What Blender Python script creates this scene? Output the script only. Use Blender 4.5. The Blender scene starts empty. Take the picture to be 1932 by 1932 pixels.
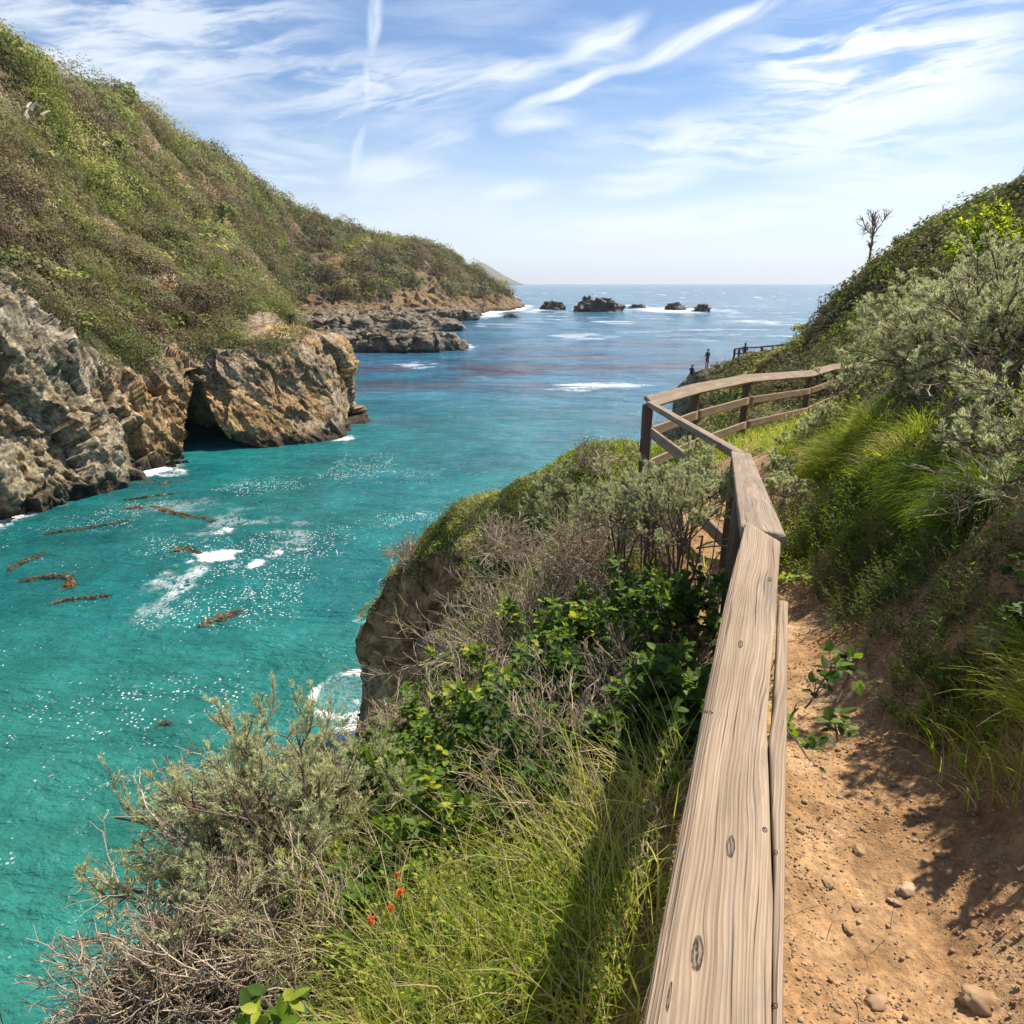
import bpy, math
import numpy as np

# ------------------------------------------------------------------ camera, sky, sun, exposure
H = 18.0                       # the viewpoint above the sea, metres
F, CX = 1250.0, 966.0          # focal length and centre of the survey grid the measurements were taken in
TH = math.radians(19.03)       # camera pitch
SUN_AZ, SUN_EL = math.radians(52), math.radians(53)

scn = bpy.context.scene
COL = scn.collection
cam_d = bpy.data.cameras.new('camera')
cam = bpy.data.objects.new('camera', cam_d)
COL.objects.link(cam)
cam_d.sensor_width = 36
cam_d.lens = 36 * F / 1932
cam_d.clip_start = 0.05
cam_d.clip_end = 60000
cam.location = (0, 0, H)
cam.rotation_euler = (math.pi / 2 - TH, 0, 0)
scn.camera = cam
scn.view_settings.view_transform = 'Standard'
scn.view_settings.look = 'None'
scn.view_settings.exposure = 0.62
scn.view_settings.gamma = 1.0
scn.cycles.max_bounces = 6
scn.cycles.diffuse_bounces = 3
scn.cycles.glossy_bounces = 2
scn.cycles.transmission_bounces = 4
scn.cycles.transparent_max_bounces = 6
scn.cycles.caustics_reflective = False
scn.cycles.caustics_refractive = False
scn.cycles.sample_clamp_indirect = 4

def ND(nt, kind, **kw):
    n = nt.nodes.new(kind)
    for k, v in kw.items():
        if k[0] == 'i' and k[1:].isdigit():
            n.inputs[int(k[1:])].default_value = v
        else:
            setattr(n, k, v)
    return n

def setin(nt, sock, v):
    if isinstance(v, bpy.types.NodeSocket):
        nt.links.new(v, sock)
    else:
        if isinstance(v, (tuple, list)) and len(v) == 3 and sock.type == 'RGBA':
            v = (*v, 1)
        sock.default_value = v

def M(nt, op, a, b=0.0, c=0.0, clamp=False):
    n = nt.nodes.new('ShaderNodeMath'); n.operation = op; n.use_clamp = clamp
    setin(nt, n.inputs[0], a); setin(nt, n.inputs[1], b); setin(nt, n.inputs[2], c)
    return n.outputs[0]

def MR(nt, v, a, b, c=0.0, d=1.0, smooth=True):
    n = nt.nodes.new('ShaderNodeMapRange'); n.clamp = True
    n.interpolation_type = 'SMOOTHSTEP' if smooth else 'LINEAR'
    setin(nt, n.inputs[0], v)
    for i, x in enumerate((a, b, c, d)):
        setin(nt, n.inputs[i + 1], x)
    return n.outputs[0]

def MIX(nt, f, a, b):
    n = nt.nodes.new('ShaderNodeMix'); n.data_type = 'RGBA'
    setin(nt, n.inputs[0], f); setin(nt, n.inputs[6], a); setin(nt, n.inputs[7], b)
    return n.outputs[2]

def NOISE(nt, vec, scale, detail=4, rough=0.55, dist=0.0, lac=2.0):
    n = nt.nodes.new('ShaderNodeTexNoise')
    if vec is not None: nt.links.new(vec, n.inputs['Vector'])
    n.inputs['Scale'].default_value = scale; n.inputs['Detail'].default_value = detail
    n.inputs['Roughness'].default_value = rough; n.inputs['Distortion'].default_value = dist
    n.inputs['Lacunarity'].default_value = lac
    return n.outputs[0]

def MAPP(nt, vec, loc=(0, 0, 0), rot=(0, 0, 0), sc=(1, 1, 1), kind='POINT'):
    n = nt.nodes.new('ShaderNodeMapping'); n.vector_type = kind
    nt.links.new(vec, n.inputs[0])
    n.inputs[1].default_value = loc; n.inputs[2].default_value = rot; n.inputs[3].default_value = sc
    return n.outputs[0]

def RAMP(nt, f, stops):
    n = nt.nodes.new('ShaderNodeValToRGB'); nt.links.new(f, n.inputs[0])
    cr = n.color_ramp
    while len(cr.elements) < len(stops): cr.elements.new(0.5)
    for e, (p, c) in zip(cr.elements, stops):
        e.position = p; e.color = (*c, 1)
    return n.outputs[0]

def ATTR(nt, name):
    n = nt.nodes.new('ShaderNodeAttribute'); n.attribute_name = name
    return n.outputs['Fac']

# the sky: clear air with cirrus, laid out by compass bearing and elevation
wd = bpy.data.worlds.new('World'); scn.world = wd; wd.use_nodes = True
nt = wd.node_tree
bg = nt.nodes['Background']
sky = ND(nt, 'ShaderNodeTexSky', sky_type='NISHITA', sun_disc=False)
sky.sun_elevation = SUN_EL; sky.sun_rotation = SUN_AZ
sky.altitude = 0; sky.air_density = 1.0; sky.dust_density = 0.3; sky.ozone_density = 1.6
tc = ND(nt, 'ShaderNodeTexCoord')
sep = ND(nt, 'ShaderNodeSeparateXYZ'); nt.links.new(tc.outputs['Generated'], sep.inputs[0])
azs = M(nt, 'ARCTAN2', sep.outputs[0], sep.outputs[1])
els = M(nt, 'ARCSINE', sep.outputs[2])
cmb = ND(nt, 'ShaderNodeCombineXYZ'); nt.links.new(azs, cmb.inputs[0]); nt.links.new(els, cmb.inputs[1])
ANG = cmb.outputs[0]

def azel(px, py):
    u, v = (px - CX) / F, (CX - py) / F
    d = (u, math.cos(TH) + v * math.sin(TH), v * math.cos(TH) - math.sin(TH))
    n = math.sqrt(sum(x * x for x in d))
    return math.atan2(d[0], d[1]), math.asin(d[2] / n)

warp = ND(nt, 'ShaderNodeTexNoise'); nt.links.new(ANG, warp.inputs['Vector'])
warp.inputs['Scale'].default_value = 5.0; warp.inputs['Detail'].default_value = 3
wv = ND(nt, 'ShaderNodeVectorMath', operation='SUBTRACT'); nt.links.new(warp.outputs[1], wv.inputs[0]); wv.inputs[1].default_value = (.5, .5, .5)
wv2 = ND(nt, 'ShaderNodeVectorMath', operation='SCALE'); nt.links.new(wv.outputs[0], wv2.inputs[0]); wv2.inputs['Scale'].default_value = 0.05
wv3 = ND(nt, 'ShaderNodeVectorMath', operation='ADD'); nt.links.new(ANG, wv3.inputs[0]); nt.links.new(wv2.outputs[0], wv3.inputs[1])
ANGW = wv3.outputs[0]
# each cirrus: its two ends, width, strength, texture grain along / across
CIRRUS = [
    (950, 222, 1190, 120, 10, 1.0, 5, 40, 0), (1160, 135, 1480, -10, 12, 1.0, 5, 40, 0), (450, 185, 1000, 140, 45, .62, 4, 26, 1), (900, 150, 1090, 105, 14, .8, 4, 30, 0), (1070, 110, 1210, 25, 16, .85, 4, 30, 0),
    (706, -30, 692, 110, 11, .65, 16, 40, 0), (684, 125, 688, 200, 6, .45, 12, 30, 0), (690, 250, 674, 335, 7, .6, 12, 30, 0),
    (1370, 140, 1990, 90, 75, 1.1, 3.5, 22, 1), (1400, 190, 1960, 175, 26, .6, 4, 30, 0),
    (1110, 275, 1720, 262, 38, .8, 4, 26, 1), (1100, 350, 1330, 336, 16, .85, 5, 40, 0),
    (930, 240, 1090, 225, 16, .7, 5, 36, 0), (770, 295, 890, 250, 9, .5, 5, 36, 0),
    (650, 335, 850, 320, 22, .65, 5, 30, 0), (420, 270, 640, 320, 55, .45, 4, 20, 1),
    (-150, 60, 620, 20, 90, .72, 3, 14, 1), (-100, 110, 330, 170, 60, .6, 3, 16, 1),
    (1480, 345, 1900, 335, 18, .75, 4, 30, 0), (1060, 412, 1980, 372, 22, .65, 3, 30, 0),
    (880, 440, 1600, 410, 22, .45, 3, 30, 0), (1500, 290, 2000, 250, 38, .5, 4, 24, 1),
    (1060, 60, 1190, 110, 34, .45, 5, 20, 0), (900, 360, 1040, 352, 12, .5, 4, 30, 0),
    (600, 395, 1000, 390, 30, .35, 3, 22, 0),
]
ROTC = [0.0, .18, .42, 1.45]
TEX = []
for i_, rc in enumerate(ROTC):
    m2 = MAPP(nt, ANGW, loc=(.3 * i_, .2, 0), rot=(0, 0, rc), sc=(1 / 4.0, 1 / 26.0, 1), kind='TEXTURE')
    TEX.append(NOISE(nt, m2, 1.6, 6, .62, .5))
total = None
for (x0, y0, x1, y1, w, st, ga, gc, broad) in CIRRUS:
    a0, e0 = azel(x0, y0); a1, e1 = azel(x1, y1)
    cxx, cyy = (a0 + a1) / 2, (e0 + e1) / 2
    L = math.hypot(a1 - a0, e1 - e0); rot = math.atan2(e1 - e0, a1 - a0); wr = w / F
    m = MAPP(nt, ANGW, loc=(cxx, cyy, 0), rot=(0, 0, rot), sc=(L * .66, wr * 1.5, 1), kind='TEXTURE')
    ln = ND(nt, 'ShaderNodeVectorMath', operation='LENGTH'); nt.links.new(m, ln.inputs[0])
    mask = MR(nt, ln.outputs['Value'], 1.0, 0.3, 0, 1)
    ra = (rot + math.pi / 2) % math.pi - math.pi / 2
    if abs(ra) > 1.2: ra = abs(ra)
    n1 = TEX[int(np.argmin([abs(ra + (.08 if broad else 0) - q) for q in ROTC]))]
    tex = MR(nt, n1, .38 if broad else .22, .60, 0, 1)
    s = M(nt, 'MULTIPLY', M(nt, 'MULTIPLY', mask, tex), st)
    total = s if total is None else M(nt, 'SUBTRACT', M(nt, 'ADD', total, s), M(nt, 'MULTIPLY', total, s))
# a thin general veil, thicker towards the horizon
mv = MAPP(nt, ANGW, rot=(0, 0, .12), sc=(2.2, 11, 1))
veil = MR(nt, NOISE(nt, mv, 1.5, 7, .6, .6), .42, .75, 0, .42)
total = M(nt, 'SUBTRACT', M(nt, 'ADD', total, veil), M(nt, 'MULTIPLY', total, veil))
up = MR(nt, els, -.02, .02, 0, 1)
total = M(nt, 'MULTIPLY', total, up)
hzn = M(nt, 'MULTIPLY', MR(nt, els, .24, -.02, 0, 1), .74)
total = M(nt, 'SUBTRACT', M(nt, 'ADD', total, hzn), M(nt, 'MULTIPLY', total, hzn))
cloud_f = M(nt, 'MULTIPLY', total, .95, clamp=True)
skyt = ND(nt, 'ShaderNodeMix', data_type='RGBA', blend_type='MULTIPLY'); skyt.inputs[0].default_value = 1
nt.links.new(sky.outputs[0], skyt.inputs[6]); skyt.inputs[7].default_value = (.84, .98, 1.17, 1)
ccol = MIX(nt, cloud_f, skyt.outputs[2], (8.9, 9.5, 10.2))
nt.links.new(ccol, bg.inputs[0])
bg.inputs[1].default_value = 0.075

sun_d = bpy.data.lights.new('sun', 'SUN'); sun = bpy.data.objects.new('sun', sun_d); COL.objects.link(sun)
sun_d.energy = 5.0; sun_d.angle = math.radians(.55); sun_d.color = (1, .91, .77)
SD = np.array([math.sin(SUN_AZ) * math.cos(SUN_EL), math.cos(SUN_AZ) * math.cos(SUN_EL), math.sin(SUN_EL)])
from mathutils import Vector
sun.rotation_euler = Vector(SD).to_track_quat('Z', 'Y').to_euler()
sun.location = (60, 60, 120)

# ------------------------------------------------------------------ small maths
CT, ST = math.cos(TH), math.sin(TH)
def ray(px, py):
    u, v = (px - CX) / F, (CX - py) / F
    return np.array([u, CT + v * ST, v * CT - ST])
def P(px, py, d):
    return np.array([0, 0, H]) + ray(px, py) * d
def PW(px, py, z=0.0):
    r = ray(px, py)
    return P(px, py, (z - H) / r[2])

def sstep(a, b, x):
    t = np.clip((x - a) / (b - a), 0, 1)
    return t * t * (3 - 2 * t)

def _h(ix, iy, iz, seed):
    n = (ix.astype(np.int64) * 374761393 + iy.astype(np.int64) * 668265263 + iz.astype(np.int64) * 2147483647 + seed * 1274126177) & 0xFFFFFFFF
    n = ((n ^ (n >> 13)) * 1274126177) & 0xFFFFFFFF
    n = ((n ^ (n >> 16)) * 2246822519) & 0xFFFFFFFF
    n = n ^ (n >> 15)
    return (n & 0xFFFFFF) / float(0xFFFFFF)

def vnoise(p, seed=0):
    """value noise in [-1, 1] at points p (n,3)"""
    i = np.floor(p); f = p - i; i = i.astype(np.int64)
    u = f * f * f * (f * (f * 6 - 15) + 10)
    r = 0
    for dx in (0, 1):
        for dy in (0, 1):
            for dz in (0, 1):
                w = (u[:, 0] if dx else 1 - u[:, 0]) * (u[:, 1] if dy else 1 - u[:, 1]) * (u[:, 2] if dz else 1 - u[:, 2])
                r = r + w * _h(i[:, 0] + dx, i[:, 1] + dy, i[:, 2] + dz, seed)
    return r * 2 - 1

def fbm(p, octv=4, seed=0, gain=.5, lac=2.03):
    a, s, r = 1.0, 0.0, 0
    q = p.copy()
    for k in range(octv):
        r = r + a * vnoise(q, seed + k * 17); s += a; a *= gain
        q = q * lac + 11.3
    return r / s

def ridged(p, octv=4, seed=0):
    a, s, r = 1.0, 0.0, 0
    q = p.copy()
    for k in range(octv):
        r = r + a * (1 - np.abs(vnoise(q, seed + k * 13)) * 2); s += a; a *= .5
        q = q * 2.07 + 5.7
    return r / s

def facets(p, seed=0):
    """blocky rock relief: nearest jittered cell, a tilted plane per cell"""
    i = np.floor(p).astype(np.int64)
    best = np.full(len(p), 9e9); val = np.zeros(len(p))
    for dx in (-1, 0, 1):
        for dy in (-1, 0, 1):
            for dz in (-1, 0, 1):
                c = i + np.array([dx, dy, dz])
                j = np.stack([_h(c[:, 0], c[:, 1], c[:, 2], seed + k) for k in range(3)], 1)
                d = p - (c + j)
                dd = (d * d).sum(1)
                g = np.stack([_h(c[:, 0], c[:, 1], c[:, 2], seed + 5 + k) - .5 for k in range(3)], 1) * 2.4
                v = (d * g).sum(1) + (_h(c[:, 0], c[:, 1], c[:, 2], seed + 9) - .5) * .8
                m = dd < best
                best = np.where(m, dd, best); val = np.where(m, v, val)
    return val

# ------------------------------------------------------------------ mesh helpers
def mesh(name, V, Fc, mats=None, attrs=None, smooth=False, fmat=None):
    """V (n,3); Fc an (m,3) or (m,4) array, or a list of such arrays"""
    if not isinstance(Fc, (list, tuple)): Fc = [Fc]
    Fc = [np.asarray(f, dtype=np.int32) for f in Fc if len(f)]
    me = bpy.data.meshes.new(name)
    V = np.asarray(V, dtype=np.float32)
    me.vertices.add(len(V)); me.vertices.foreach_set('co', V.ravel())
    nl = sum(f.size for f in Fc); nf = sum(len(f) for f in Fc)
    me.loops.add(nl); me.polygons.add(nf)
    me.loops.foreach_set('vertex_index', np.concatenate([f.ravel() for f in Fc]))
    sizes = np.concatenate([np.full(len(f), f.shape[1], dtype=np.int32) for f in Fc])
    starts = np.concatenate([[0], np.cumsum(sizes)[:-1]]).astype(np.int32)
    me.polygons.foreach_set('loop_start', starts)
    if smooth: me.polygons.foreach_set('use_smooth', np.ones(nf, dtype=bool))
    for m in (mats or []): me.materials.append(m)
    if fmat is not None: me.polygons.foreach_set('material_index', np.asarray(fmat, dtype=np.int32))
    for k, a in (attrs or {}).items():
        at = me.attributes.new(k, 'FLOAT', 'POINT'); at.data.foreach_set('value', np.asarray(a, dtype=np.float32))
    me.update(calc_edges=True)
    return me

def link(name, me, parent=None, label=None, cat=None, group=None, kind=None, loc=None, rotz=None):
    o = bpy.data.objects.new(name, me); COL.objects.link(o)
    if parent is not None: o.parent = parent
    if loc is not None: o.location = tuple(float(c) for c in loc)
    if rotz is not None: o.rotation_euler = (0, 0, float(rotz))
    for k, v in (('label', label), ('category', cat), ('group', group), ('kind', kind)):
        if v: o[k] = v
    return o

def copy_tree(o, parent=None):
    c = o.copy(); COL.objects.link(c)
    if parent is not None: c.parent = parent
    for ch in [x for x in bpy.data.objects if x.parent == o]:
        copy_tree(ch, c)
    return c

def grid_faces(nr, nc, wrap=False):
    r = np.arange(nr - 1)[:, None] * nc; c = np.arange(nc - 1)[None, :]
    a = (r + c).ravel()
    f = np.stack([a, a + 1, a + nc + 1, a + nc], 1)
    return f

def normals(V, Fc):
    if Fc.shape[1] == 4:
        n = np.cross(V[Fc[:, 2]] - V[Fc[:, 0]], V[Fc[:, 3]] - V[Fc[:, 1]])
    else:
        n = np.cross(V[Fc[:, 1]] - V[Fc[:, 0]], V[Fc[:, 2]] - V[Fc[:, 0]])
    vn = np.zeros_like(V)
    for k in range(Fc.shape[1]): np.add.at(vn, Fc[:, k], n)
    l = np.linalg.norm(vn, axis=1, keepdims=True); l[l == 0] = 1
    return vn / l

def crom(K, t):
    """Catmull-Rom through K (m,...) at float params t in [0, m-1]"""
    m = len(K); i = np.clip(np.floor(t).astype(int), 0, m - 2); f = (t - i)
    sh = (len(t),) + (1,) * (K.ndim - 1)
    f = f.reshape(sh)
    p0 = K[np.maximum(i - 1, 0)]; p1 = K[i]; p2 = K[i + 1]; p3 = K[np.minimum(i + 2, m - 1)]
    T = .35
    m1 = (p2 - p0) * T; m2 = (p3 - p1) * T
    return (2 * f**3 - 3 * f**2 + 1) * p1 + (f**3 - 2 * f**2 + f) * m1 + (-2 * f**3 + 3 * f**2) * p2 + (f**3 - f**2) * m2

def unit(v):
    return v / np.maximum(np.linalg.norm(v, axis=-1, keepdims=True), 1e-9)

def newmat(name):
    m = bpy.data.materials.new(name); m.use_nodes = True
    n = m.node_tree; b = n.nodes['Principled BSDF']
    return m, n, b

def bump(nt, h, dist, strength=1.0, nrm=None):
    n = nt.nodes.new('ShaderNodeBump'); n.inputs['Distance'].default_value = dist; n.inputs['Strength'].default_value = strength
    nt.links.new(h, n.inputs['Height'])
    if nrm is not None: nt.links.new(nrm, n.inputs['Normal'])
    return n.outputs[0]
# ------------------------------------------------------------------ ground materials
def land_material():
    m, n, b = newmat('coast_ground')
    g = ND(n, 'ShaderNodeNewGeometry'); pos = g.outputs['Position']
    veg = ATTR(n, 'veg'); green = ATTR(n, 'green'); sc = ATTR(n, 'far'); earth = ATTR(n, 'earth')
    sp = ND(n, 'ShaderNodeSeparateXYZ'); n.links.new(pos, sp.inputs[0])
    # rock: blotches of tan, ochre and grey-green with dark cracks
    big = NOISE(n, pos, .09, 5, .6, .3); mid = NOISE(n, pos, .55, 6, .65, .4); fine = NOISE(n, pos, 3.2, 6, .7)
    tan = RAMP(n, mid, [(.3, (.14, .10, .065)), (.5, (.34, .265, .18)), (.7, (.54, .44, .31))])
    och = RAMP(n, mid, [(.3, (.16, .09, .04)), (.5, (.40, .26, .12)), (.72, (.60, .44, .24))])
    gry = RAMP(n, mid, [(.3, (.11, .10, .07)), (.5, (.31, .29, .21)), (.68, (.56, .50, .38))])
    rock = MIX(n, MR(n, big, .42, .56), tan, och)
    rock = MULT(n, rock, MIX(n, sc, (1, 1, 1), (.62, .60, .56)))
    rock = MIX(n, green, rock, gry)
    crack = MR(n, NOISE(n, MAPP(n, pos, rot=(.5, .6, .3), sc=(1, .35, 2.2)), .8, 7, .72, .8), .36, .50, .38, 1)
    rock = MULT(n, rock, crack)
    rock = MULT(n, rock, MR(n, fine, .34, .64, .45, 1.35))
    wet = MR(n, M(n, 'ADD', sp.outputs[2], M(n, 'MULTIPLY', mid, 1.8)), 1.5, 3.1, 1, 0)
    rock = MIX(n, M(n, 'MULTIPLY', wet, .88), rock, (.035, .030, .024))
    # soil under the plants
    s1 = NOISE(n, pos, .35, 6, .6)
    soil = RAMP(n, s1, [(.3, (.045, .050, .022)), (.5, (.085, .088, .038)), (.68, (.16, .14, .07))])
    mixn = NOISE(n, pos, 1.3, 4, .6)
    vf = MR(n, M(n, 'ADD', veg, M(n, 'MULTIPLY', M(n, 'SUBTRACT', mixn, .5), .5)), .4, .6)
    col = MIX(n, vf, rock, soil)
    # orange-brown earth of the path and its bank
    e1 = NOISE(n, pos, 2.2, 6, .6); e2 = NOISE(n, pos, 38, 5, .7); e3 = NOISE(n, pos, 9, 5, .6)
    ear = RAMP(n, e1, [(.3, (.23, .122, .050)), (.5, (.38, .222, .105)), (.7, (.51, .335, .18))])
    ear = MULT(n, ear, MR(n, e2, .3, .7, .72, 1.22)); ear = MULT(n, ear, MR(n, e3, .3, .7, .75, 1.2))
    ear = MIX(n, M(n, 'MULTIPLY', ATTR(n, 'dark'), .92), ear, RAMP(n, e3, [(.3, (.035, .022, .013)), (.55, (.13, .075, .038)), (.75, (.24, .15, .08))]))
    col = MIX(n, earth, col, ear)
    n.links.new(col, b.inputs['Base Color'])
    b.inputs['Roughness'].default_value = .9; b.inputs['Specular IOR Level'].default_value = .25
    h = M(n, 'ADD', M(n, 'MULTIPLY', NOISE(n, pos, 1.1, 8, .68, .2), 1.0), 0.0)
    nb = bump(n, h, .55, .9)
    hb = M(n, 'ADD', M(n, 'MULTIPLY', e2, .5), e3)
    nb2 = bump(n, hb, .02, 1.0, nb)
    mixb = n.nodes.new('ShaderNodeMix'); mixb.data_type = 'VECTOR'
    # on the path only the small bumps
    nb3 = bump(n, hb, .022, 1.0)
    n.links.new(earth, mixb.inputs[0]); n.links.new(nb2, mixb.inputs[4]); n.links.new(nb3, mixb.inputs[5])
    n.links.new(mixb.outputs[1], b.inputs['Normal'])
    return m

def MULT(nt, a, b):
    n = nt.nodes.new('ShaderNodeMix'); n.data_type = 'RGBA'; n.blend_type = 'MULTIPLY'
    n.inputs[0].default_value = 1
    setin(nt, n.inputs[6], a)
    if isinstance(b, bpy.types.NodeSocket): nt.links.new(b, n.inputs[7])
    else: n.inputs[7].default_value = (*b, 1)
    return n.outputs[2]

def ND_vor(nt, vec, scale):
    n = nt.nodes.new('ShaderNodeTexVoronoi'); n.feature = 'DISTANCE_TO_EDGE'
    nt.links.new(vec, n.inputs['Vector']); n.inputs['Scale'].default_value = scale
    return n.outputs['Distance']

LAND = land_material()

# ------------------------------------------------------------------ the far side of the cove: one surface lofted from waterline to skyline
W_ = lambda x, y, z: np.array([x, y, z], float)
KEYS = [
    [W_(-44, 4, 0), W_(-45, 4, 8), W_(-48, 4, 17), W_(-62, 2, 29), W_(-82, 0, 40), W_(-104, 0, 52)],
    [PW(-350, 1120), P(-350, 850, 42), P(-350, 560, 46), P(-350, 300, 62), P(-350, 80, 80), P(-350, -110, 95)],
    [PW(0, 985), P(0, 750, 54.5), P(0, 520, 58), P(0, 330, 72), P(0, 180, 86), P(0, 42, 100)],
    [PW(75, 960), P(70, 780, 57), P(60, 590, 61), P(60, 400, 78), P(60, 250, 100), P(62, 112, 125)],
    [PW(150, 940), P(140, 800, 60), P(125, 640, 64), P(120, 450, 84), P(110, 290, 115), P(95, 135, 150)],
    [PW(270, 895), P(255, 780, 67.5), P(235, 665, 71), P(235, 470, 98), P(225, 310, 145), P(215, 163, 200)],
    [PW(350, 872), P(340, 770, 73), P(335, 668, 77), P(320, 480, 112), P(305, 350, 170), P(300, 220, 240)],
    [PW(425, 852), P(415, 745, 76.5), P(405, 655, 80), P(375, 510, 118), P(365, 390, 190), P(375, 268, 300)],
    [PW(520, 844), P(512, 740, 78.5), P(492, 624, 82), P(420, 530, 120), P(405, 430, 200), P(440, 308, 350)],
    [PW(590, 836), P(580, 735, 82), P(562, 612, 86), P(455, 548, 118), P(435, 460, 215), P(480, 338, 385)],
    [PW(643, 822), P(624, 732, 86), P(612, 620, 89), P(485, 575, 116), P(455, 480, 230), P(500, 355, 410)],
    [W_(-24, 97, 0), W_(-26, 99, 6), W_(-30, 101, 12.5), P(480, 585, 122), P(470, 500, 245), P(520, 367, 430)],
    [W_(-50, 150, 0), W_(-58, 155, 6), W_(-68, 165, 12), P(485, 540, 215), P(490, 450, 300), P(540, 377, 460)],
    [PW(560, 625), P(535, 590, 360), P(540, 550, 375), P(535, 500, 400), P(545, 445, 440), P(565, 390, 485)],
    [PW(680, 610), P(660, 583, 385), P(665, 545, 400), P(670, 505, 425), P(680, 468, 460), P(690, 434, 500)],
    [PW(800, 603), P(780, 580, 400), P(780, 530, 425), P(785, 500, 445), P(790, 475, 480), P(790, 452, 510)],
    [PW(880, 596), P(855, 580, 430), P(845, 522, 455), P(850, 502, 475), P(855, 487, 495), P(860, 474, 512)],
    [PW(930, 588), P(905, 577, 470), P(890, 530, 480), P(880, 514, 492), P(878, 504, 505), P(876, 494, 515)],
    [PW(976, 583), P(962, 570, 503), P(942, 545, 508), P(915, 528, 512), P(903, 518, 516), P(890, 506, 520)],
    [W_(10, 600, 0), W_(0, 600, 8), W_(-10, 600, 15), W_(-20, 600, 20), W_(-25, 600, 25), W_(-30, 600, 30)],
]
DROP = [(0, 40), (1, 36), (2, 40), (3, 28), (4, 18), (5, 16), (6, 14), (7, 12), (8, 12), (9, 10), (10, 10), (11, 8), (12, 8), (13, 7), (14, 6), (15, 6), (16, 5), (17, 4)]
for i_, dp_ in DROP:
    for r_, fr_ in ((5, 1.0), (4, .6)):
        q = KEYS[i_ + 1][r_]; dd_ = q[1] * CT + (H - q[2]) * ST; q[2] -= dp_ * fr_ / F * dd_
for k in KEYS:
    w = k[0].copy(); w[2] = -4; k.insert(0, w)
    e = k[-1].copy(); e[0] *= 1.15; e[1] *= 1.15; e[2] -= 9; k.append(e)
KEYS = np.array(KEYS)                     # (19 keys, 8 rows, 3)
SEG = [60, 70, 50, 55, 80, 90, 110, 80, 80, 90, 50, 50, 60, 70, 60, 50, 50, 50, 30]
ROW = [6, 60, 60, 80, 75, 70, 8]
ts = np.concatenate([i + np.arange(n) / n for i, n in enumerate(SEG)] + [[len(SEG)]])
tr = np.concatenate([i + np.arange(n) / n for i, n in enumerate(ROW)] + [[len(ROW)]])
G = crom(KEYS, ts)                        # (S, 8, 3)
G = crom(np.swapaxes(G, 0, 1), tr)        # (R, S, 3)
nR, nS = G.shape[:2]
V = G.reshape(-1, 3); Fh = grid_faces(nR, nS)
row = np.repeat(tr, nS); colp = np.tile(ts, nR) - 1
N0 = normals(V, Fh)
if N0[:, 2].mean() < 0: Fh = Fh[:, ::-1]; N0 = -N0
dist = np.linalg.norm(V[:, :2], axis=1)
fs = np.clip(dist / 75, .7, 4.5)
big = fbm(V / 38.0, 3, 3)
edge = 2.92 + .30 * big + .42 * fbm(V / 7.0, 4, 8)
edge = edge + np.where(colp > 11.5, .95 * ridged(V * [1 / 13, 1 / 13, 1 / 70], 3, 5) - .62, 0)
veg = sstep(-.22, .22, row - edge)
# gullies down the far cliffs
gul = ridged(V * np.array([1 / 17, 1 / 17, 1 / 80.]), 4, 21)
# rock relief
sh = V * np.array([1, 1, .75])
ca_, sa_ = math.cos(.75), math.sin(.75)
str_ = np.column_stack([V[:, 0] * ca_ + V[:, 2] * sa_, V[:, 1], -V[:, 0] * sa_ + V[:, 2] * ca_])
rk = facets(str_ / [3.9, 3.9, 6.0] + .2 * fbm(V / 2.5, 2, 4)[:, None], 2) * 1.3 + ridged(str_ / [1.9, 2.6, 8.0] + .3 * fbm(V / 3., 2, 14)[:, None], 4, 19) * .45 + facets(str_ / [1.3, 1.3, 2.4], 7) * .38 + facets(str_ / [.5, .5, .9], 8) * .12 + fbm(V / .6, 3, 9) * .14
rkf = facets(sh / 11.0, 12) * 2.6 + facets(sh / 4.0, 13) * .9
fw = sstep(120, 220, dist)
rk = rk * (1 - .5 * sstep(5.2, 6.5, colp) * sstep(9.9, 9.2, colp))
rel_rock = (rk * 1.35 + .9 * fbm(V / 8., 2, 77)) * (1 - fw) + rkf * fw
rel_veg = fbm(V / 11.0, 4, 31) * 1.9 * np.clip(fs, 1, 2.2) + fbm(V / 2.6, 3, 32) * .4 + 3.2 * (ridged(np.column_stack([(V[:, 0] * .80 + V[:, 1] * .6) / 60., (V[:, 1] * .80 - V[:, 0] * .6) / 22., V[:, 2] * 0]), 3, 24) - .35)
rel_veg = rel_veg + gul * 3.4 * fw - 1.6 * fw
amp = sstep(7, 6.3, row) * sstep(-.1, .5, row)
tip = np.where(row > 5.5, .55, 1)
D = (rel_rock * (1 - veg) + rel_veg * veg * tip) * amp
V = V + N0 * D[:, None]
# sea cave at the root of the spur: a hole in the cliff with a blind tunnel behind it
CAVE = [(350, 900), (347, 838), (350, 795), (357, 752), (366, 718), (383, 722), (394, 758), (408, 795), (424, 822), (455, 836), (530, 846), (530, 900)]
e1 = unit(PW(430, 852) - PW(340, 875)); inl = np.array([e1[1], -e1[0], 0.0])
if inl[1] < 0: inl = -inl
inl = unit(inl + np.array([.10, 0, 0]))
def inpoly(x, y, poly):
    r_ = np.zeros(len(x), bool)
    for (x1, y1), (x2, y2) in zip(poly, poly[1:] + poly[:1]):
        c_ = ((y1 > y) != (y2 > y))
        r_ ^= c_ & (x < (x2 - x1) * (y - y1) / ((y2 - y1) or 1e-9) + x1)
    return r_
fc_ = V[Fh].mean(1); dd_ = fc_[:, 1] * CT + (H - fc_[:, 2]) * ST
jx = 3.5 * vnoise(fc_ / .8, 5); jy = 4 * vnoise(fc_ / .8, 6)
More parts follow.
